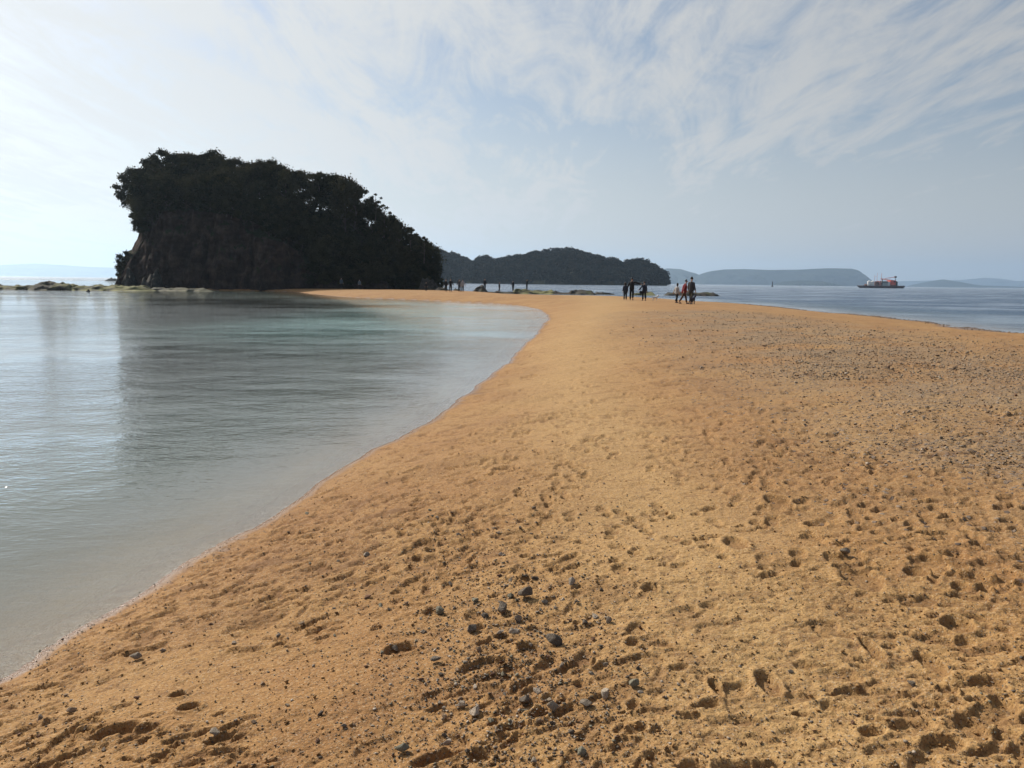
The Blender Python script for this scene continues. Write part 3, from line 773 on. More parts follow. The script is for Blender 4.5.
ridge('distant_hills', [(640, 275), (655, 270), (668, 268.4), (680, 269), (695, 273.4), (704, 277), (720, 281), (740, 283), (760, 286)], 7600, 900, 900, HILL, 311)
ridge('distant_hills', [(690, 286), (698, 278), (704, 273.5), (712, 271), (724, 269.5), (744, 269), (769, 270), (797, 269.7), (826, 268.2), (840, 268.4), (852, 268.7), (857, 270), (863, 274), (868, 278.5), (874, 281.5), (886, 283.5), (900, 287)], 7000, 260, 900, HILL, 315, power=0.6)
ridge('distant_hills', [(770, 287), (785, 281.5), (800, 280.3), (820, 281), (835, 284), (850, 287)], 5600, 300, 300, HILL, 318)
ridge('distant_hills', [(912, 287), (925, 284.5), (935, 281), (943, 279.4), (952, 281), (962, 284), (975, 285.3), (1000, 286), (1060, 288)], 8200, 800, 700, HILL, 321)
ridge('distant_hills', [(860, 285), (890, 281.5), (930, 280.5), (960, 280), (985, 277.8), (1000, 278.6), (1015, 281), (1040, 280), (1080, 282), (1130, 286)], 13500, 900, 900, HILL, 325)
ridge('distant_hills', [(-120, 270), (-60, 265), (0, 265), (35, 263.5), (62, 265), (90, 267), (125, 268), (180, 271), (230, 277)], 16000, 900, 900, HILL, 329)

# ================================================================== DREDGING BARGE AND BEACON
PAINT = lambda n, c, r=0.5: simple(n, c, r, 0.12, 0.6)
M_HULL = PAINT('dark_hull', (0.055, 0.045, 0.045)); M_RED = PAINT('red_paint', (0.75, 0.13, 0.08)); M_WHITE = PAINT('white_paint', (0.75, 0.74, 0.70))
M_GREY = PAINT('grey_paint', (0.40, 0.42, 0.39)); M_RUST = PAINT('rust_brown', (0.16, 0.06, 0.04)); M_DARK = PAINT('dark_steel', (0.04, 0.04, 0.045)); M_PINK = PAINT('faded_red', (0.60, 0.26, 0.22)); M_GLASS = PAINT('dark_window', (0.03, 0.04, 0.05), 0.15)
def bxm(bm, x0, x1, y0, y1, z0, z1, bev=0.0):
    r = bmesh.ops.create_cube(bm, size=1.0)
    for v in r['verts']:
        v.co = Vector((x0 + (v.co.x + 0.5) * (x1 - x0), y0 + (v.co.y + 0.5) * (y1 - y0), z0 + (v.co.z + 0.5) * (z1 - z0)))
    if bev:
        es = list({e for v in r['verts'] for e in v.link_edges})
        bmesh.ops.bevel(bm, geom=es, offset=bev, segments=2, affect='EDGES')
def box(name, mat, parent, *a, bev=0.05):
    bm = bmesh.new(); bxm(bm, *a, bev=bev); return obj_bm(name, bm, mat, parent)
def cylm(bm, c, r, z0, z1, seg=14, r2=None):
    q = bmesh.ops.create_cone(bm, cap_ends=True, segments=seg, radius1=r, radius2=r if r2 is None else r2, depth=z1 - z0)
    for v in q['verts']: v.co += Vector((c[0], c[1], (z0 + z1) / 2))
def tubes(name, mat, parent, segs, sides=6):
    v, f = cat([tube([a, b], [r, r], sides) for a, b, r in segs]); return obj_np(name, v, f, (mat,), parent)
def lattice(a, b, w, bay, r):
    """lattice boom of three chords with zig-zag lacing"""
    a, b = np.array(a, float), np.array(b, float); d = b - a; L = np.linalg.norm(d); d /= L
    s = np.cross(d, [0, 1, 0]) if abs(d[1]) < 0.9 else np.cross(d, [1, 0, 0]); s /= np.linalg.norm(s); t = np.cross(d, s)
    ch = [s * w / 2 + t * w / 2, -s * w / 2 + t * w / 2, -t * w / 2]
    out = [(a + c, b + c, r) for c in ch]; n = max(int(L / bay), 2)
    for i in range(n):
        p, q = a + d * L * i / n, a + d * L * (i + 1) / n
        for j in range(3): out.append((p + ch[j], q + ch[(j + 1) % 3], r * 0.6))
    return out
BD = 850; pm_ = FPX / BD
bc = gp(881, 288.3, 0.0); bx = wp(881, 284, BD)[0]
barge = empty('dredging_barge', (bx, BD, 0.0), 0.06)
barge.scale = (0.9, 0.9, 1.04)
tag(barge, 'red and white work barge with cranes lying near the horizon on the right', 'barge')
bm = bmesh.new()
prof_h = [(-25, 2.0), (-22.5, 0.2), (-22, -0.8), (22.5, -0.8), (23.5, 0.4), (25.0, 2.0), (25.0, 2.6), (14, 2.3), (-14, 2.2), (-25, 2.6)]
vs = [[bm.verts.new((x, s * 7.5, z)) for x, z in prof_h] for s in (-1, 1)]
bm.faces.new(vs[0]); bm.faces.new(vs[1][::-1])
for i in range(len(prof_h)):
    j = (i + 1) % len(prof_h); bm.faces.new((vs[0][i], vs[1][i], vs[1][j], vs[0][j]))
hull = obj_bm('hull', bm, M_HULL, barge)
tubes('fender', M_RUST, hull, [((-22, -7.7, 1.6), (22, -7.7, 1.6), 0.25)])
tubes('railing', M_GREY, barge, [((x, -7.2, 2.2), (x, -7.2, 3.5), 0.05) for x in range(-22, 24, 3)] + [((-22, -7.2, 3.5), (22, -7.2, 3.5), 0.05), ((-22, -7.2, 2.9), (22, -7.2, 2.9), 0.04)])
for x in (-15.8, -11.4):
    bm = bmesh.new(); cylm(bm, (x, -2.5), 2.0, 2.3, 6.6, 18); cylm(bm, (x, -2.5), 2.0, 6.6, 7.4, 18, 0.5)
    tk = obj_bm('storage_tank', bm, M_WHITE, barge, smooth=False)
box('engine_house', M_RUST, barge, -8.6, -4.4, -3.5, 3.5, 2.3, 6.8)
box('winch', M_RUST, barge, -19, -17.6, -2, 2, 2.4, 3.9)
box('deck_store', M_PINK, barge, -4.2, -2.2, -4.5, 3, 2.3, 7.2)
gh = box('deck_house', M_GREY, barge, -0.8, 6.0, -4.5, 4.5, 2.4, 7.0)
for k in range(4): box('window', M_GLASS, gh, -0.2 + k * 1.55, 0.8 + k * 1.55, -4.56, -4.46, 5.2, 6.1, bev=0)
box('roof', M_WHITE, gh, -1.1, 6.3, -4.8, 4.8, 7.0, 7.25)
box('white_cabin', M_WHITE, barge, 6.1, 8.8, -4, 4, 2.4, 6.4)
rh = box('crane_house', M_RED, barge, 9.0, 15.6, -4.2, 4.2, 3.0, 8.0, bev=0.2)
box('slewing_ring', M_DARK, barge, 9.8, 14.8, -3, 3, 2.4, 3.0)
box('window', M_GLASS, rh, 13.0, 15.0, -4.26, -4.16, 5.8, 7.3, bev=0)
bm = bmesh.new(); cylm(bm, (18.2, 0), 1.7, 2.5, 6.4, 16); cylm(bm, (18.2, 0), 1.0, 6.4, 7.2, 16)
obj_bm('funnel', bm, M_DARK, barge)
tubes('stern_mast', M_DARK, barge, lattice((18.2, 2.5, 2.5), (18.2, 2.5, 12.2), 0.7, 1.2, 0.12))
box('mast_cabin', M_DARK, barge, 17.1, 19.3, 1.4, 3.6, 10.6, 12.2)
tubes('crane_boom', M_PINK, barge, lattice((14.5, 0, 7.5), (-1.0, 0, 9.4), 0.9, 1.2, 0.13) + lattice((16.5, 0, 11.4), (4, 0, 9.6), 0.4, 1.2, 0.08))
tubes('spud_pole', M_PINK, barge, [((-2.6, -5, 1), (-2.6, -5, 15), 0.22)]); tubes('spud_pole', M_DARK, barge, [((-1.4, -5.0, 1), (-1.4, -5.0, 9.2), 0.42)])
tubes('light_mast', M_PINK, barge, [((-8.2, 0, 6.8), (-8.2, 0, 13), 0.14), ((-5.2, 0, 6.8), (-5.2, 0, 15), 0.14), ((-8.2, 0, 11.5), (-5.2, 0, 11.5), 0.08)])
BEA = 900
bb = wp(772.3, 286, BEA)
be = empty('sea_beacon', (bb[0], BEA, 0.0)); tag(be, 'thin dark beacon post standing alone on the sea before the flat-topped hill', 'beacon')
bm = bmesh.new(); cylm(bm, (0, 0), 1.3, -0.5, 1.2, 12, 0.9); obj_bm('base', bm, M_DARK, be)
bm = bmesh.new(); cylm(bm, (0, 0), 0.55, 1.2, 5.0, 10, 0.4); obj_bm('tower', bm, M_DARK, be)
bm = bmesh.new(); cylm(bm, (0, 0), 0.6, 5.0, 5.2, 10); cylm(bm, (0, 0), 0.32, 5.2, 6.2, 10, 0.1); obj_bm('lantern', bm, M_DARK, be)

# ================================================================== PEOPLE
SKINM = simple('skin', (0.42, 0.26, 0.19), 0.6, 0.08, 30)
HAIRM = simple('black_hair', (0.012, 0.010, 0.009), 0.5, 0.2, 40)
_cl = {}
def cloth(c):
    if c not in _cl: _cl[c] = simple('cloth', c, 0.9, 0.15, 14)
    return _cl[c]
def skinned(name, J, E, mat, parent, root=0, sub=1):
    me = bpy.data.meshes.new(name); keys = list(J); idx = {k: i for i, k in enumerate(keys)}
    me.from_pydata([J[k][0] for k in keys], [(idx[a], idx[b]) for a, b in E], [])
    o = link(bpy.data.objects.new(name, me), parent)
    o.modifiers.new('s', 'SKIN'); o.modifiers['s'].use_smooth_shade = True
    for i, k in enumerate(keys):
        r = J[k][1]; me.skin_vertices[0].data[i].radius = (r, r) if not isinstance(r, tuple) else r
        me.skin_vertices[0].data[i].use_root = (i == root)
    if sub: o.modifiers.new('u', 'SUBSURF').levels = sub
    bpy.context.view_layer.update()
    dg = bpy.context.evaluated_depsgraph_get()
    me2 = bpy.data.meshes.new_from_object(o.evaluated_get(dg)); o.modifiers.clear(); o.data = me2
    me2.name = name; me2.materials.clear(); me2.materials.append(mat)
    return o
def person(x, y, H, face, label, top, trousers, stride=0.0, armL=(0.0, 0.0), armR=(0.0, 0.0), lean=0.0, coat=0.0, hair_long=False, group=None, z=None, bend=0.1):
    """face: heading angle of the body's +X. arm = (raise sideways, swing forward) in radians"""
    s = H / 1.72
    e = empty('person', (x, y, (hgrid(x, y) if z is None else z) - 0.01), face)
    tag(e, label, 'person', group)
    def P(a, b, c): 
        return ((a + lean * max(c - 0.9, 0)) * s, b * s, c * s)
    J = {'pelvis': (P(0, 0, .93), .105 * s), 'spine': (P(.01, 0, 1.12), .100 * s), 'chest': (P(.0, 0, 1.30), .115 * s), 'neck0': (P(0, 0, 1.43), .060 * s), 'neck': (P(.015, 0, 1.50), .052 * s),
         'jaw': (P(.03, 0, 1.565), .070 * s), 'head': (P(.025, 0, 1.63), .088 * s), 'top': (P(.01, 0, 1.69), .060 * s), 'nose': (P(.118, 0, 1.61), .013 * s)}
    E = [('pelvis', 'spine'), ('spine', 'chest'), ('chest', 'neck0'), ('neck0', 'neck'), ('neck', 'jaw'), ('jaw', 'head'), ('head', 'top'), ('head', 'nose')]
    for sd, nm, (ra, sw), st in ((1, 'L', armL, stride), (-1, 'R', armR, -stride)):
        sh = np.array([0, .165 * sd, 1.375])
        d1 = np.array([math.sin(sw) * math.cos(ra), sd * (0.16 + math.sin(ra)), -math.cos(ra) * math.cos(sw)]); d1 /= np.linalg.norm(d1)
        el = sh + d1 * .285
        d2 = d1 + np.array([0.28, 0, 0.06]); d2 /= np.linalg.norm(d2)
        wr = el + d2 * .25; pa = wr + d2 * .07
        J['sh' + nm] = (P(*sh), .050 * s); J['el' + nm] = (P(*el), .038 * s); J['wr' + nm] = (P(*wr), .030 * s); J['pa' + nm] = (P(*pa), .034 * s)
        E += [('chest', 'sh' + nm), ('sh' + nm, 'el' + nm), ('el' + nm, 'wr' + nm), ('wr' + nm, 'pa' + nm)]
        side = np.cross(d2, [1.0, 0, 0.1]); side /= np.linalg.norm(side) + 1e-9; fw = np.cross(side, d2)
        for q, (off, ln) in enumerate(((-.030, .060), (-.010, .075), (.010, .072), (.030, .055))):
            k1 = pa + d2 * ln * .55 + fw * off; k2 = pa + d2 * ln + fw * off + side * sd * .012
            J['f%d%s' % (q, nm)] = (P(*k1), .0095 * s); J['g%d%s' % (q, nm)] = (P(*k2), .0075 * s)
            E += [('pa' + nm, 'f%d%s' % (q, nm)), ('f%d%s' % (q, nm), 'g%d%s' % (q, nm))]
        tk = (wr + pa) / 2 + fw * .045 + d2 * .02
        J['th' + nm] = (P(*tk), .010 * s); E.append(('wr' + nm, 'th' + nm))
        kn = (st * .22 + .03 * abs(st) + bend * .1, .10 * sd, .50); an = (st * .36 - (0.10 if st < 0 else 0), .10 * sd, .09 + (0.07 if st < 0 else 0)); to = (an[0] + .16, .115 * sd, .035)
        J['hip' + nm] = (P(0, .088 * sd, .86), .070 * s); J['kn' + nm] = (P(*kn), .050 * s); J['an' + nm] = (P(*an), .042 * s); J['to' + nm] = (P(*to), .034 * s)
        E += [('pelvis', 'hip' + nm), ('hip' + nm, 'kn' + nm), ('kn' + nm, 'an' + nm), ('an' + nm, 'to' + nm)]
    skinned('body', J, E, SKINM, e)
    grow = lambda ks, g: {k: (J[k][0], J[k][1] + g * s) for k in ks}
    # jacket: a body tube that reaches over the hips, and sleeves let into it
    hemz = .74 - coat
    tj = {'col': (P(0, 0, 1.47), .072 * s), 'yoke': (P(0, 0, 1.39), .125 * s), 'chest': (P(0, 0, 1.27), (.165 * s, .215 * s)), 'waist': (P(.005, 0, 1.06), (.160 * s, .195 * s)), 'hip': (P(0, 0, .92), (.165 * s, .210 * s)), 'hem': (P(-.01, 0, hemz), (.168 * s + coat * .2 * s, .215 * s + coat * .25 * s))}
    skinned('jacket', tj, [('col', 'yoke'), ('yoke', 'chest'), ('chest', 'waist'), ('waist', 'hip'), ('hip', 'hem')], cloth(top), e)
    for nm, sd in (('L', 1), ('R', -1)):
        sl_ = grow(['sh' + nm, 'el' + nm, 'wr' + nm], .030); sl_['in'] = (P(0, .09 * sd, 1.36), .085 * s)
        skinned('sleeve', {'in': sl_['in'], 'sh': (J['sh' + nm][0], .080 * s), 'el': sl_['el' + nm], 'wr': sl_['wr' + nm]}, [('in', 'sh'), ('sh', 'el'), ('el', 'wr')], cloth(top), e)
    seat = {'w': (P(0, 0, 1.12), .125 * s), 'p': (P(0, 0, .90), .150 * s), 'c': (P(0, 0, .80), .120 * s)}
    tr_ = skinned('trousers', seat, [('w', 'p'), ('p', 'c')], cloth(trousers), e)
    for nm in 'LR':
        lj = grow(['hip' + nm, 'kn' + nm, 'an' + nm], .032); lj['hip' + nm] = (lj['hip' + nm][0], .112 * s)
        skinned('trouser_leg', lj, [('hip' + nm, 'kn' + nm), ('kn' + nm, 'an' + nm)], cloth(trousers), tr_)
    for nm in 'LR':
        a, t = np.array(J['an' + nm][0]), np.array(J['to' + nm][0])
        hl = (a[0] - .05 * s, a[1], t[2] + 0.004); 
        skinned('shoe', {'h': (hl, .040 * s), 'm': (tuple((a * .45 + t * .55) * [1, 1, 0] + [0, 0, t[2] + 0.005]), .045 * s), 't': (tuple(t + [.03 * s, 0, 0]), .036 * s)}, [('h', 'm'), ('m', 't')], M_DARK, e)
    hd = np.array(J['head'][0])
    bm = bmesh.new(); bmesh.ops.create_uvsphere(bm, u_segments=20, v_segments=14, radius=1.0)
    bmesh.ops.delete(bm, geom=[v for v in bm.verts if (v.co.x > 0.15 and v.co.z < 0.45) or v.co.z < (-1.1 if hair_long else -0.45)], context='VERTS')
    for v in bm.verts:
        zz = v.co.z * .112
        if hair_long and v.co.z < 0: zz = v.co.z * .26
        v.co = Vector((hd[0] - .012 * s + v.co.x * .104 * s, hd[1] + v.co.y * .096 * s, hd[2] + .022 * s + zz * s))
    ho = obj_bm('hair', bm, HAIRM, e, smooth=True)
    md = ho.modifiers.new('thick', 'SOLIDIFY'); md.thickness = 0.012
    for sd in (1, -1):
        bm = bmesh.new(); bmesh.ops.create_uvsphere(bm, u_segments=8, v_segments=6, radius=.011 * s)
        for v in bm.verts: v.co += Vector((hd[0] + .085 * s, .034 * s * sd, hd[2] + .005 * s))
        obj_bm('eye', bm, HAIRM, e)
        bm = bmesh.new(); bmesh.ops.create_uvsphere(bm, u_segments=8, v_segments=6, radius=1)
        for v in bm.verts: v.co = Vector((hd[0] + v.co.x * .02 * s, (.096 * sd + v.co.y * .01) * s, hd[2] - .01 * s + v.co.z * .03 * s))
        obj_bm('ear', bm, SKINM, e)
    bm = bmesh.new(); bxm(bm, hd[0] + .082 * s, hd[0] + .098 * s, -.022 * s, .022 * s, hd[2] - .062 * s, hd[2] - .054 * s); obj_bm('mouth', bm, cloth((0.25, 0.08, 0.07)), e)
    return e
BLK = (0.018, 0.018, 0.021); NAVY = (0.022, 0.028, 0.045); DGR = (0.05, 0.05, 0.055); RED = (0.22, 0.035, 0.04); PALE = (0.42, 0.40, 0.38); BRN = (0.09, 0.05, 0.03); OLV = (0.055, 0.05, 0.035); BLUE = (0.07, 0.095, 0.12)
def at(px, d): return wp(px, 290, d)[0]
ME = math.pi
# nearest groups on the crest of the bar
D1 = 62.5
person(at(625.4, D1), D1, 1.36, ME * 0.5, 'small person in a dark wide-hemmed coat left of the tall arm-raising person', NAVY, BLK, coat=0.22, hair_long=True)
person(at(631.8, D1 + 0.2), D1 + 0.2, 1.73, ME * 0.42, 'tall person all in black holding one arm out to the side', BLK, BLK, stride=0.12, armR=(1.25, 0.1), armL=(0.25, 0.2))
p3 = person(at(644.3, D1 - 0.6), D1 - 0.6, 1.47, ME * 0.55, 'person in a dark padded jacket holding a small bag, near the white dog', NAVY, BLK, stride=0.15, armL=(0.45, 0.15), coat=0.08)
D2 = 54.2
person(at(677.0, D2 + 1.5), D2 + 1.5, 1.36, 0.5, 'small walker with a pale sleeve and dark bag strap, hindmost of the trio', PALE, BLK, stride=0.3, lean=0.06, armL=(0.35, -0.2), hair_long=True)
person(at(684.0, D2), D2, 1.60, 0.15, 'walker in a dark red jacket leaning forward mid-stride', RED, BRN, stride=0.75, lean=0.20, armL=(0.1, 0.5), armR=(0.1, -0.4), coat=0.06)
person(at(691.3, D2 - 0.6), D2 - 0.6, 1.79, 0.9, 'tallest walker in a dark jacket and olive trousers beside a small dark dog', DGR, OLV, stride=0.45, armL=(0.12, 0.3), armR=(0.1, -0.25))
# farther groups by the island
D3 = 108
def far(px, d, H, face, label, top, tr, **k): return person(at(px, d), d, H, face, label, top, tr, **k)
far(426.0, 112, 1.25, 1.2, 'small dark figure alone against the black rocks at the island foot', BLK, BLK)
far(445.9, D3 + 2, 1.72, 1.5, 'slim dark person standing straight, leftmost before the strip of pale sea', BLK, BLK)
far(450.6, D3, 1.76, 1.5, 'stocky person in black standing close to the slim one', BLK, BLK, armL=(0.2, 0.1), armR=(0.2, 0.1))
far(459.4, D3 + 3, 1.74, 1.4, 'dark person standing half behind the pale-jacketed one', DGR, BLK, armL=(0.3, 0.2))
far(462.6, D3, 1.70, 1.6, 'person with a pale grey jacket in the second pair by the rocks', (0.28, 0.28, 0.29), BLK, stride=0.2, armR=(0.3, 0.1))
far(484.8, 124, 1.66, 1.6, 'person in black standing on the dark hump of rock', BLK, BLK, z=0.75)
far(499.3, 124, 1.60, 0.3, 'slender dark person walking on the low rock shelf', BLK, DGR, stride=0.35, z=0.28)
far(513.0, 128, 1.62, 2.2, 'person in dark clothes at the left end of the green reef', BLK, BLK, armL=(0.3, 0.2), z=0.52)
far(526.8, 130, 1.70, 0.5, 'person lifting a pale object to the face on the green reef', BLK, BLK, armR=(0.4, 1.9), z=0.70)
# people in the shade under the trees
far(341.5, 122, 1.65, 1.5, 'dim figure with a bluish top in the shade under the trees', BLUE, BLK, z=0.62)
far(359.5, 122, 1.55, 1.5, 'dim figure in light blue sitting lower under the trees, right of the other', (0.10, 0.13, 0.155), BLK, z=0.50)

# bag in a hand
bgx, bgy, bgz = at(641.3, D1 - 0.7), D1 - 0.7, hgrid(at(641.3, D1 - 0.7), D1 - 0.7)
bag = empty('handbag', (bgx, bgy, bgz + 0.52)); tag(bag, 'small black bag hanging from the hand of the padded-jacket person', 'bag')
bm = bmesh.new(); bxm(bm, -0.14, 0.14, -0.07, 0.07, 0, 0.22, bev=0.04); obj_bm('pouch', bm, cloth(BLK), bag)
tubes('strap', cloth(BLK), bag, [((-0.09, 0, 0.2), (-0.02, 0, 0.36), 0.012), ((0.09, 0, 0.2), (0.02, 0, 0.36), 0.012), ((-0.02, 0, 0.36), (0.02, 0, 0.36), 0.012)])

def dog(x, y, H, face, label, col):
    s = H / 0.42; e = empty('dog', (x, y, hgrid(x, y) - 0.005), face); tag(e, label, 'dog')
    J = {'rump': ((-.20, 0, .33), .075), 'belly': ((-.02, 0, .31), .075), 'chest': ((.16, 0, .32), .092), 'neck': ((.25, 0, .40), .055), 'skull': ((.31, 0, .46), .058), 'muz': ((.40, 0, .435), .028), 'nose': ((.44, 0, .43), .018),
         't1': ((-.27, 0, .38), .022), 't2': ((-.33, 0, .46), .014)}
    E = [('belly', 'rump'), ('belly', 'chest'), ('chest', 'neck'), ('neck', 'skull'), ('skull', 'muz'), ('muz', 'nose'), ('rump', 't1'), ('t1', 't2')]
    for sd, n in ((1, 'L'), (-1, 'R')):
        f = 0.03 * sd
        J.update({'fe' + n: ((.16 + f, .06 * sd, .20), .030), 'fw' + n: ((.17 + f, .06 * sd, .10), .020), 'fp' + n: ((.19 + f, .06 * sd, .018), .022),
                  'hk' + n: ((-.15 - f, .06 * sd, .21), .040), 'hh' + n: ((-.25 - f, .06 * sd, .12), .020), 'hp' + n: ((-.21 - f, .06 * sd, .018), .022),
                  'er' + n: ((.29, .05 * sd, .53), .016)})
        E += [('chest', 'fe' + n), ('fe' + n, 'fw' + n), ('fw' + n, 'fp' + n), ('rump', 'hk' + n), ('hk' + n, 'hh' + n), ('hh' + n, 'hp' + n), ('skull', 'er' + n)]
    J = {k: (tuple(c * s for c in p), r * s) for k, (p, r) in J.items()}
    skinned('body', J, E, simple('fur', col, 0.95, 0.2, 30), e, root=1)
    for sd in (1, -1):
        bm = bmesh.new(); bmesh.ops.create_uvsphere(bm, u_segments=8, v_segments=6, radius=.010 * s)
        for v in bm.verts: v.co += Vector((.355 * s, .03 * sd * s, .475 * s))
        obj_bm('eye', bm, HAIRM, e)
    return e
dog(at(655.3, D1 - 0.5), D1 - 0.5, 0.36, 0.4, 'small white dog on the sand beside the person with the bag', (0.72, 0.70, 0.66))
dog(at(692.8, D2 - 1.4), D2 - 1.4, 0.50, 0.9, 'small dark dog at the feet of the tallest walker', (0.05, 0.05, 0.065))

# ================================================================== STONES AND GRAVEL
def hull_stone(rng, flat=0.62, n=16):
    bm = bmesh.new()
    p = rng.normal(size=(n, 3)); p /= np.linalg.norm(p, axis=1, keepdims=True); p *= rng.uniform(0.75, 1.05, (n, 1)); p *= [1, rng.uniform(0.6, 0.95), flat * rng.uniform(0.7, 1.15)]
    vs = [bm.verts.new(tuple(q)) for q in p]
    r = bmesh.ops.convex_hull(bm, input=vs)
    bmesh.ops.delete(bm, geom=[v for v in bm.verts if not v.link_faces], context='VERTS')
    bmesh.ops.triangulate(bm, faces=bm.faces)
    bmesh.ops.recalc_face_normals(bm, faces=bm.faces)
    return bm
def stone_mat(name, c):
    m = NT(name); pos = m.n('ShaderNodeTexCoord').outputs['Object']; rnd = m.n('ShaderNodeObjectInfo').outputs['Random']
    a = m.noise(pos, 2.5, 5, 0.7).outputs['Fac']
    f = m.math('ADD', m.math('MULTIPLY', rnd, 0.5), m.math('MULTIPLY', m.rng(a, 0.3, 0.7), 0.5))
    col = m.mix(f, c4([x * 0.6 for x in c]), c4([x * 1.35 for x in c]))
    bp = m.n('ShaderNodeBump', {'Height': a, 'Strength': 0.5, 'Distance': 0.15})
    return m.out(m.n('ShaderNodeBsdfPrincipled', {'Base Color': col, 'Roughness': 0.8, 'Specular IOR Level': 0.3, 'Normal': bp.outputs[0]}).outputs[0])
SM = [('dark grey', stone_mat('dark_stone', (0.150, 0.118, 0.088))), ('mid grey', stone_mat('grey_stone', (0.29, 0.232, 0.172))), ('greenish grey', stone_mat('green_stone', (0.21, 0.19, 0.135))),
      ('reddish brown', stone_mat('brown_stone', (0.20, 0.105, 0.06))), ('pale cream', stone_mat('pale_stone', (0.42, 0.34, 0.26))), ('buff', stone_mat('buff_stone', (0.31, 0.21, 0.13))), ('sandy', stone_mat('sand_crumb', (0.36, 0.20, 0.075)))]
rng = np.random.default_rng(4)
STONES = []
for k in range(9):
    bm = hull_stone(rng, n=int(rng.integers(11, 19)))
    es = list(bm.edges)
    bmesh.ops.bevel(bm, geom=es, offset=0.05, segments=1, affect='EDGES')
    me = bpy.data.meshes.new('stone'); bm.to_mesh(me); bm.free(); STONES.append(me)
SME = {(k, c): None for k in range(len(STONES)) for c in range(len(SM))}
def stone(x, y, size, ci, label, group=None, upright=0.0, sink=0.3):
    k = random.randrange(len(STONES))
    if SME[(k, ci)] is None:
        me = STONES[k].copy(); me.materials.append(SM[ci][1]); SME[(k, ci)] = me
    o = link(bpy.data.objects.new('stone', SME[(k, ci)]))
    h = size * 0.5
    o.scale = (h, h * random.uniform(0.75, 1.0), h * random.uniform(0.8, 1.05))
    o.rotation_euler = (random.gauss(0, 0.25) + upright, random.gauss(0, 0.25), random.uniform(0, 6.28))
    o.location = (x, y, hgrid(x, y) + h * 0.62 * (1 - 2 * sink) )
    return tag(o, label, 'stone', group)
big = [(555, 642, 17, 0, 'large black angular stone standing alone with a sunlit top'), (526, 594, 17, 0, 'biggest dark stone at the top of the stone heap'), (502, 608, 15, 0, 'broad dark stone at the left of the stone heap'),
       (518, 618, 10, 1, 'grey stone at the lower side of the stone heap'), (605, 694, 14, 4, 'flat cream stone casting a dark shadow right of the heap'), (634, 683, 12, 2, 'greenish pointed stone right of the flat cream one'),
       (462, 704, 11, 4, 'upright pale flake of stone among brown rubble'), (572, 580, 9, 4, 'pale flat chip above the lone black stone'), (440, 610, 10, 2, 'rounded greenish stone left of the stone heap'),
       (436, 658, 10, 0, 'smooth dark bluish stone half sunk in the sand'), (472, 628, 11, 0, 'dark chunky stone between bluish stone and heap'), (525, 697, 13, 0, 'dark stone with ragged edges below the heap'),
       (586, 702, 10, 1, 'grey stone sharing a hollow near the flat cream stone'), (609, 618, 8, 1, 'small grey stone alone on smooth sand right of the heap'), (402, 748, 12, 2, 'teal-grey stone near the bottom edge of the beach'),
       (552, 706, 12, 1, 'grey split stone in the middle rubble'), (475, 712, 14, 4, 'wide pale stone under the upright flake'), (214, 734, 12, 1, 'pale grey stone alone near the lower left'), (136, 655, 9, 1, 'round grey stone near the waterline hollows'),
       (845, 550, 9, 1, 'small grey stone out on the trodden right side'), (582, 751, 11, 2, 'greenish flat stone at the very bottom of the rubble')]
used_xy = []
for (sx, sy, w, ci, lab) in big:
    x, y, z = ground_px(sx, sy + 4); d = math.sqrt(x * x + y * y + 2.2)
    stone(x, y, w / FPX * d * 1.35, ci, lab, sink=0.08); used_xy.append((x, y))
nst = len(big); tries = 0
cw = [0.22, 0.28, 0.12, 0.12, 0.14, 0.12]
while nst < 290 and tries < 20000:
    tries += 1
    u = random.random()
    if u < 0.60: sx, sy = random.gauss(505, 62), random.gauss(640, 70)
    elif u < 0.80: sx = random.uniform(250, 640); sy = random.gauss(560, 80)
    elif u < 0.90: sx, sy = random.uniform(20, 420), random.uniform(620, 768)
    else: sx, sy = random.uniform(640, 1015), random.uniform(470, 768)
    if not (-5 < sx < 1030 and 440 < sy < 790): continue
    x, y, z = ground_px(sx, sy)
    if z < 0.07: continue
    ci = random.choices(range(6), cw)[0]
    size = min(random.lognormvariate(math.log(0.026), 0.36), 0.052) * (0.75 if sx > 650 else 1)
    if any((x - a) ** 2 + (y - b) ** 2 < (size * 0.7 + 0.01) ** 2 for a, b in used_xy): continue
    used_xy.append((x, y))
    zone = 'in the rubble patch' if sx > 400 and sx < 640 and sy > 520 else ('on the sand towards the water' if sx < 400 else ('on the trodden sand of the right side' if sx >= 640 else 'on the open sand beyond the rubble patch'))
    stone(x, y, size, ci, 'small %s stone lying loose %s' % (SM[ci][0], zone), 'small %s stones %s' % (SM[ci][0], zone), sink=random.uniform(0.1, 0.45)); nst += 1

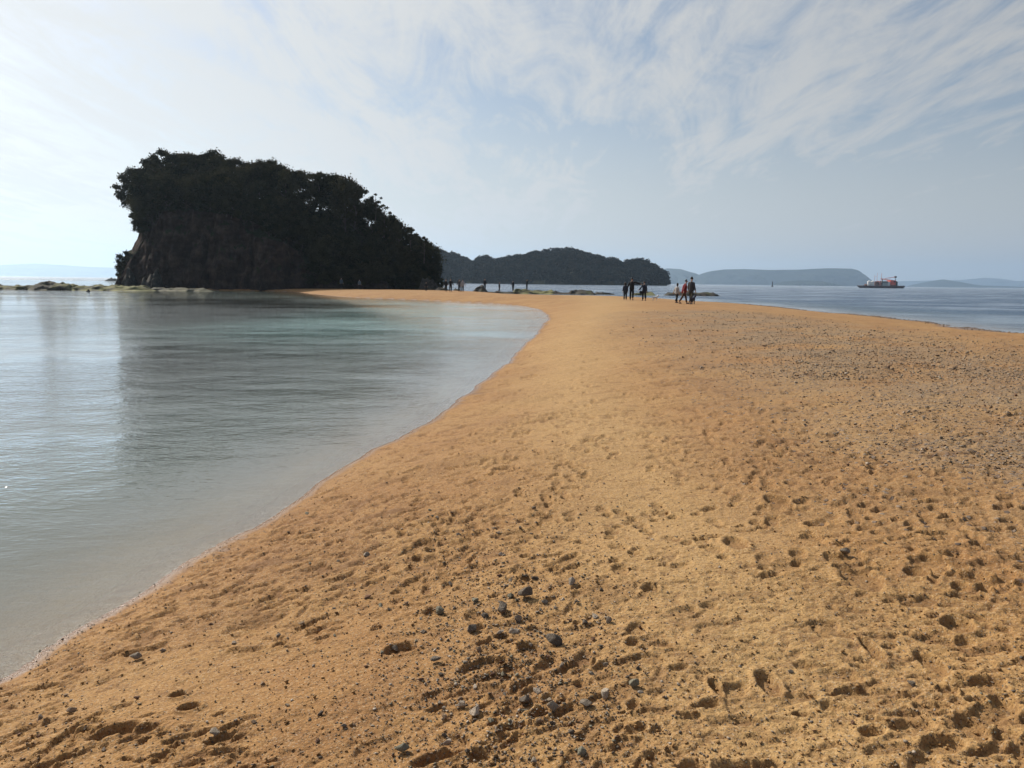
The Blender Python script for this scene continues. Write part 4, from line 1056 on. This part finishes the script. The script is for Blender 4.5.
# finer gravel: nobody could count it
tv, tf = [], []
for k in range(8):
    bm = hull_stone(rng, 0.6, 9); bm.verts.ensure_lookup_table()
    tv.append(np.array([v.co[:] for v in bm.verts])); bm.verts.index_update(); tf.append(np.array([[v.index for v in f.verts] for f in bm.faces])); bm.free()
GV, GF, GMi, off = [], [], [], 0
def add_gravel(x, y, size, ci, sink=0.25):
    global off
    k = int(rng.integers(8)); a = rng.uniform(0, 6.28); c, s = math.cos(a), math.sin(a)
    v = tv[k] * (size * 0.5) * [1, rng.uniform(0.7, 1), rng.uniform(0.6, 1.1)]
    tlt = rng.normal(0, 0.3); v = v @ np.array([[1, 0, 0], [0, math.cos(tlt), -math.sin(tlt)], [0, math.sin(tlt), math.cos(tlt)]])
    v = v @ np.array([[c, s, 0], [-s, c, 0], [0, 0, 1]])
    v = v + [x, y, hgrid(x, y) + size * 0.3 * (1 - 2 * sink)]
    GV.append(v); GF.append(tf[k] + off); GMi.append(np.full(len(tf[k]), ci)); off += len(v)
def rc(w=cw): return int(rng.choice(6, p=w))
for k in range(9500):
    u = rng.random()
    if u < 0.5: sx, sy = rng.normal(500, 85), rng.normal(640, 95)
    elif u < 0.75: sx, sy = rng.uniform(0, 620), rng.uniform(470, 800)
    else: sx, sy = rng.uniform(600, 1040), rng.uniform(420, 800)
    if sy < 400 or not -20 < sx < 1050: continue
    x, y, z = ground_px(sx, sy)
    if z < 0.05: continue
    add_gravel(x, y, min(rng.lognormal(math.log(0.0088), 0.42), 0.020), rc([0.24, 0.25, 0.10, 0.12, 0.18, 0.11]))
for k in range(1700):                                       # chips heaped in the rubble patch
    sx, sy = rng.normal(505, 58), rng.normal(640, 78)
    if sy < 450: continue
    x, y, z = ground_px(sx, sy)
    if float(perlin(np.array([x / 0.22]), np.array([y / 0.22]), 55)[0]) < -0.05: continue
    add_gravel(x, y, min(rng.lognormal(math.log(0.0145), 0.3), 0.024), rc([0.24, 0.28, 0.12, 0.10, 0.16, 0.10]), 0.15)
cnt = 0
while cnt < 22000:
    sx, sy = rng.uniform(600, 1060), rng.uniform(303, 470) if rng.random() < 0.42 else rng.uniform(303, 380)
    x, y, z = ground_px(sx, sy); gmv = float(gravel_mask(np.array(x), np.array(y)))
    cnt += 1
    if z < 0.04 or rng.random() > gmv * 1.15 * min(1, (sx - 600) / 170) * (1.0 if sx > 780 else 0.7): continue
    add_gravel(x, y, min(rng.lognormal(math.log(0.011 + 0.0011 * math.hypot(x, y)), 0.4), 0.10), rc([0.04, 0.12, 0.06, 0.12, 0.34, 0.32]))
A_ = SH; B_ = np.roll(SH, -1, 0)
for i in range(len(SH)):                                    # wrack line of shingle along the right-hand waterline
    p, q = A_[i], B_[i]
    if not (p[0] > 14 and p[1] > 12 and p[1] < 92): continue
    L = np.linalg.norm(q - p)
    t = (q - p) / (L + 1e-9); nin = np.array([t[1], -t[0]])
    for j in range(int(L * 34)):
        c = p + (q - p) * rng.random() + nin * rng.normal(0.45, 0.4)
        if hgrid(c[0], c[1]) < 0.0: continue
        add_gravel(c[0], c[1], min(rng.lognormal(math.log(0.062), 0.4), 0.15), rc([0.34, 0.26, 0.26, 0.06, 0.04, 0.04]))
for k in range(700):                                        # chips, many pale, added along the near waterline to stand for sun glints
    i = int(rng.integers(12, 50)); p, q = A_[i], B_[i]
    c = p + (q - p) * rng.random(); t = (q - p) / (np.linalg.norm(q - p) + 1e-9); c = c + np.array([t[1], -t[0]]) * rng.normal(0.10, 0.07)
    if np.hypot(*c) > 14 or hgrid(c[0], c[1]) < -0.02: continue
    add_gravel(c[0], c[1], rng.uniform(0.006, 0.018), rc([0.12, 0.16, 0.10, 0.12, 0.4, 0.10]), 0.1)
for k in range(7500):                                       # crumbs of damp sand kicked up on the crust
    sx, sy = rng.uniform(-20, 1044), 400 + 390 * rng.random() ** 0.8
    x, y, z = ground_px(sx, sy)
    if z < 0.05 or (rng.random() < 0.6 and float(perlin(np.array([x / 0.5]), np.array([y / 0.5]), 77)[0]) < 0): continue
    add_gravel(x, y, min(rng.lognormal(math.log(0.0085), 0.45), 0.024) * (1 + y / 14), 6, 0.2)
gr = obj_np('gravel', np.vstack(GV), np.vstack(GF), [s[1] for s in SM], fm=np.concatenate(GMi))
tag(gr, kind='stuff')

# ================================================================== HAZE
HB = 17500.0
bm = bmesh.new(); bxm(bm, -HB, HB, -HB, HB, -6.0, 470.0)
m = NT('haze_air')
vol = m.n('ShaderNodeVolumePrincipled', {'Color': (0.60, 0.79, 1.0, 1), 'Density': 0.95e-4, 'Anisotropy': 0.55})
hz = obj_bm('haze', bm, m.out(None, vol.outputs[0])); tag(hz, kind='stuff')

# ================================================================== SKY AND SUN
w = NT('World', world=True); SC.world = w.m
sky = w.n('ShaderNodeTexSky', None, sky_type='NISHITA', sun_disc=False, sun_elevation=SUN_EL, sun_rotation=SUN_AZ, altitude=0.0, air_density=1.0, dust_density=1.6, ozone_density=1.0)
d = w.n('ShaderNodeTexCoord').outputs['Generated']
sp = w.n('ShaderNodeSeparateXYZ', {0: d})
zc = w.math('ADD', w.math('MAXIMUM', sp.outputs[2], 0.0), 0.10)
cp = w.n('ShaderNodeCombineXYZ', {0: w.math('DIVIDE', sp.outputs[0], zc), 1: w.math('DIVIDE', sp.outputs[1], zc), 2: 0.0}).outputs[0]
mpA = w.n('ShaderNodeMapping', {'Vector': cp, 'Rotation': (0, 0, R(14)), 'Scale': (1.0, 0.42, 1.0), 'Location': (3.1, 1.7, 0)}).outputs[0]
mpB = w.n('ShaderNodeMapping', {'Vector': cp, 'Rotation': (0, 0, R(-10)), 'Scale': (1.0, 0.25, 1.0), 'Location': (0.4, 5.2, 0)}).outputs[0]
mpC = w.n('ShaderNodeMapping', {'Vector': cp, 'Rotation': (0, 0, R(38)), 'Scale': (1.0, 0.30, 1.0), 'Location': (1.4, 2.2, 0)}).outputs[0]
cA = w.noise(mpA, 0.75, 8, 0.58, 0.7).outputs['Fac']
cB = w.noise(mpB, 2.9, 9, 0.66, 1.3).outputs['Fac']
cC = w.noise(mpC, 6.0, 8, 0.68, 0.9).outputs['Fac']
cv = w.math('ADD', w.math('ADD', w.math('MULTIPLY', cA, 0.42), w.math('MULTIPLY', cB, 0.36)), w.math('MULTIPLY', cC, 0.22))
sd = w.n('ShaderNodeVectorMath', {0: d, 1: tuple(SUNV)}, operation='DOT_PRODUCT').outputs['Value']
toward = w.rng(sd, -0.2, 1.0, 0, 1, False)
thick = w.math('ADD', w.math('SUBTRACT', cv, 0.066), w.math('MULTIPLY', toward, 0.155))
cl = w.rng(thick, 0.44, 0.61, 0.0, 0.95)
cl = w.math('MAXIMUM', cl, w.rng(sp.outputs[2], 0.27, 0.0, 0.0, 0.85))
cu = w.noise(w.n('ShaderNodeMapping', {'Vector': d, 'Scale': (13.0, 13.0, 30.0), 'Location': (0.7, 0.2, 0.1)}).outputs[0], 1.0, 5, 0.6, 0.2).outputs['Fac']
band = w.math('MULTIPLY', w.rng(sp.outputs[2], 0.008, 0.022), w.rng(sp.outputs[2], 0.060, 0.030))
cl = w.math('MAXIMUM', cl, w.math('MULTIPLY', w.rng(cu, 0.56, 0.68), band))
lum = w.math('ADD', w.rng(sp.outputs[2], 0.30, 0.03, 4.5, 5.4), w.math('MULTIPLY', w.math('POWER', toward, 1.7), 4.7))
ccol = w.mix(1.0, (1.0, 1.0, 0.985), w.n('ShaderNodeCombineXYZ', {0: lum, 1: lum, 2: lum}).outputs[0], 'MULTIPLY')
fin = w.mix(cl, sky.outputs[0], ccol)
bg = w.n('ShaderNodeBackground', {'Color': fin, 'Strength': 0.088})
w.t.links.new(bg.outputs[0], w.n('ShaderNodeOutputWorld').inputs[0])

sl = bpy.data.lights.new('sun', 'SUN'); sl.energy = 5.0; sl.angle = R(0.53); sl.color = (1.0, 0.93, 0.82)
so = link(bpy.data.objects.new('sun', sl)); so.rotation_mode = 'QUATERNION'
so.rotation_quaternion = Vector(SUNV).to_track_quat('Z', 'Y'); so.location = (-40, 20, 60)

# ================================================================== RENDER SETTINGS
SC.render.engine = 'CYCLES'
SC.view_settings.view_transform = 'Standard'; SC.view_settings.look = 'None'; SC.view_settings.gamma = 1.0
SC.view_settings.exposure = 0.0; SC.view_settings.use_curve_mapping = False
cy = SC.cycles
cy.use_denoising = True; cy.denoising_prefilter = 'ACCURATE'; cy.denoiser = 'OPENIMAGEDENOISE'
cy.max_bounces = 6; cy.diffuse_bounces = 2; cy.glossy_bounces = 3; cy.transmission_bounces = 3; cy.volume_bounces = 1; cy.transparent_max_bounces = 8
cy.sample_clamp_indirect = 6.0
cy.volume_max_steps = 64
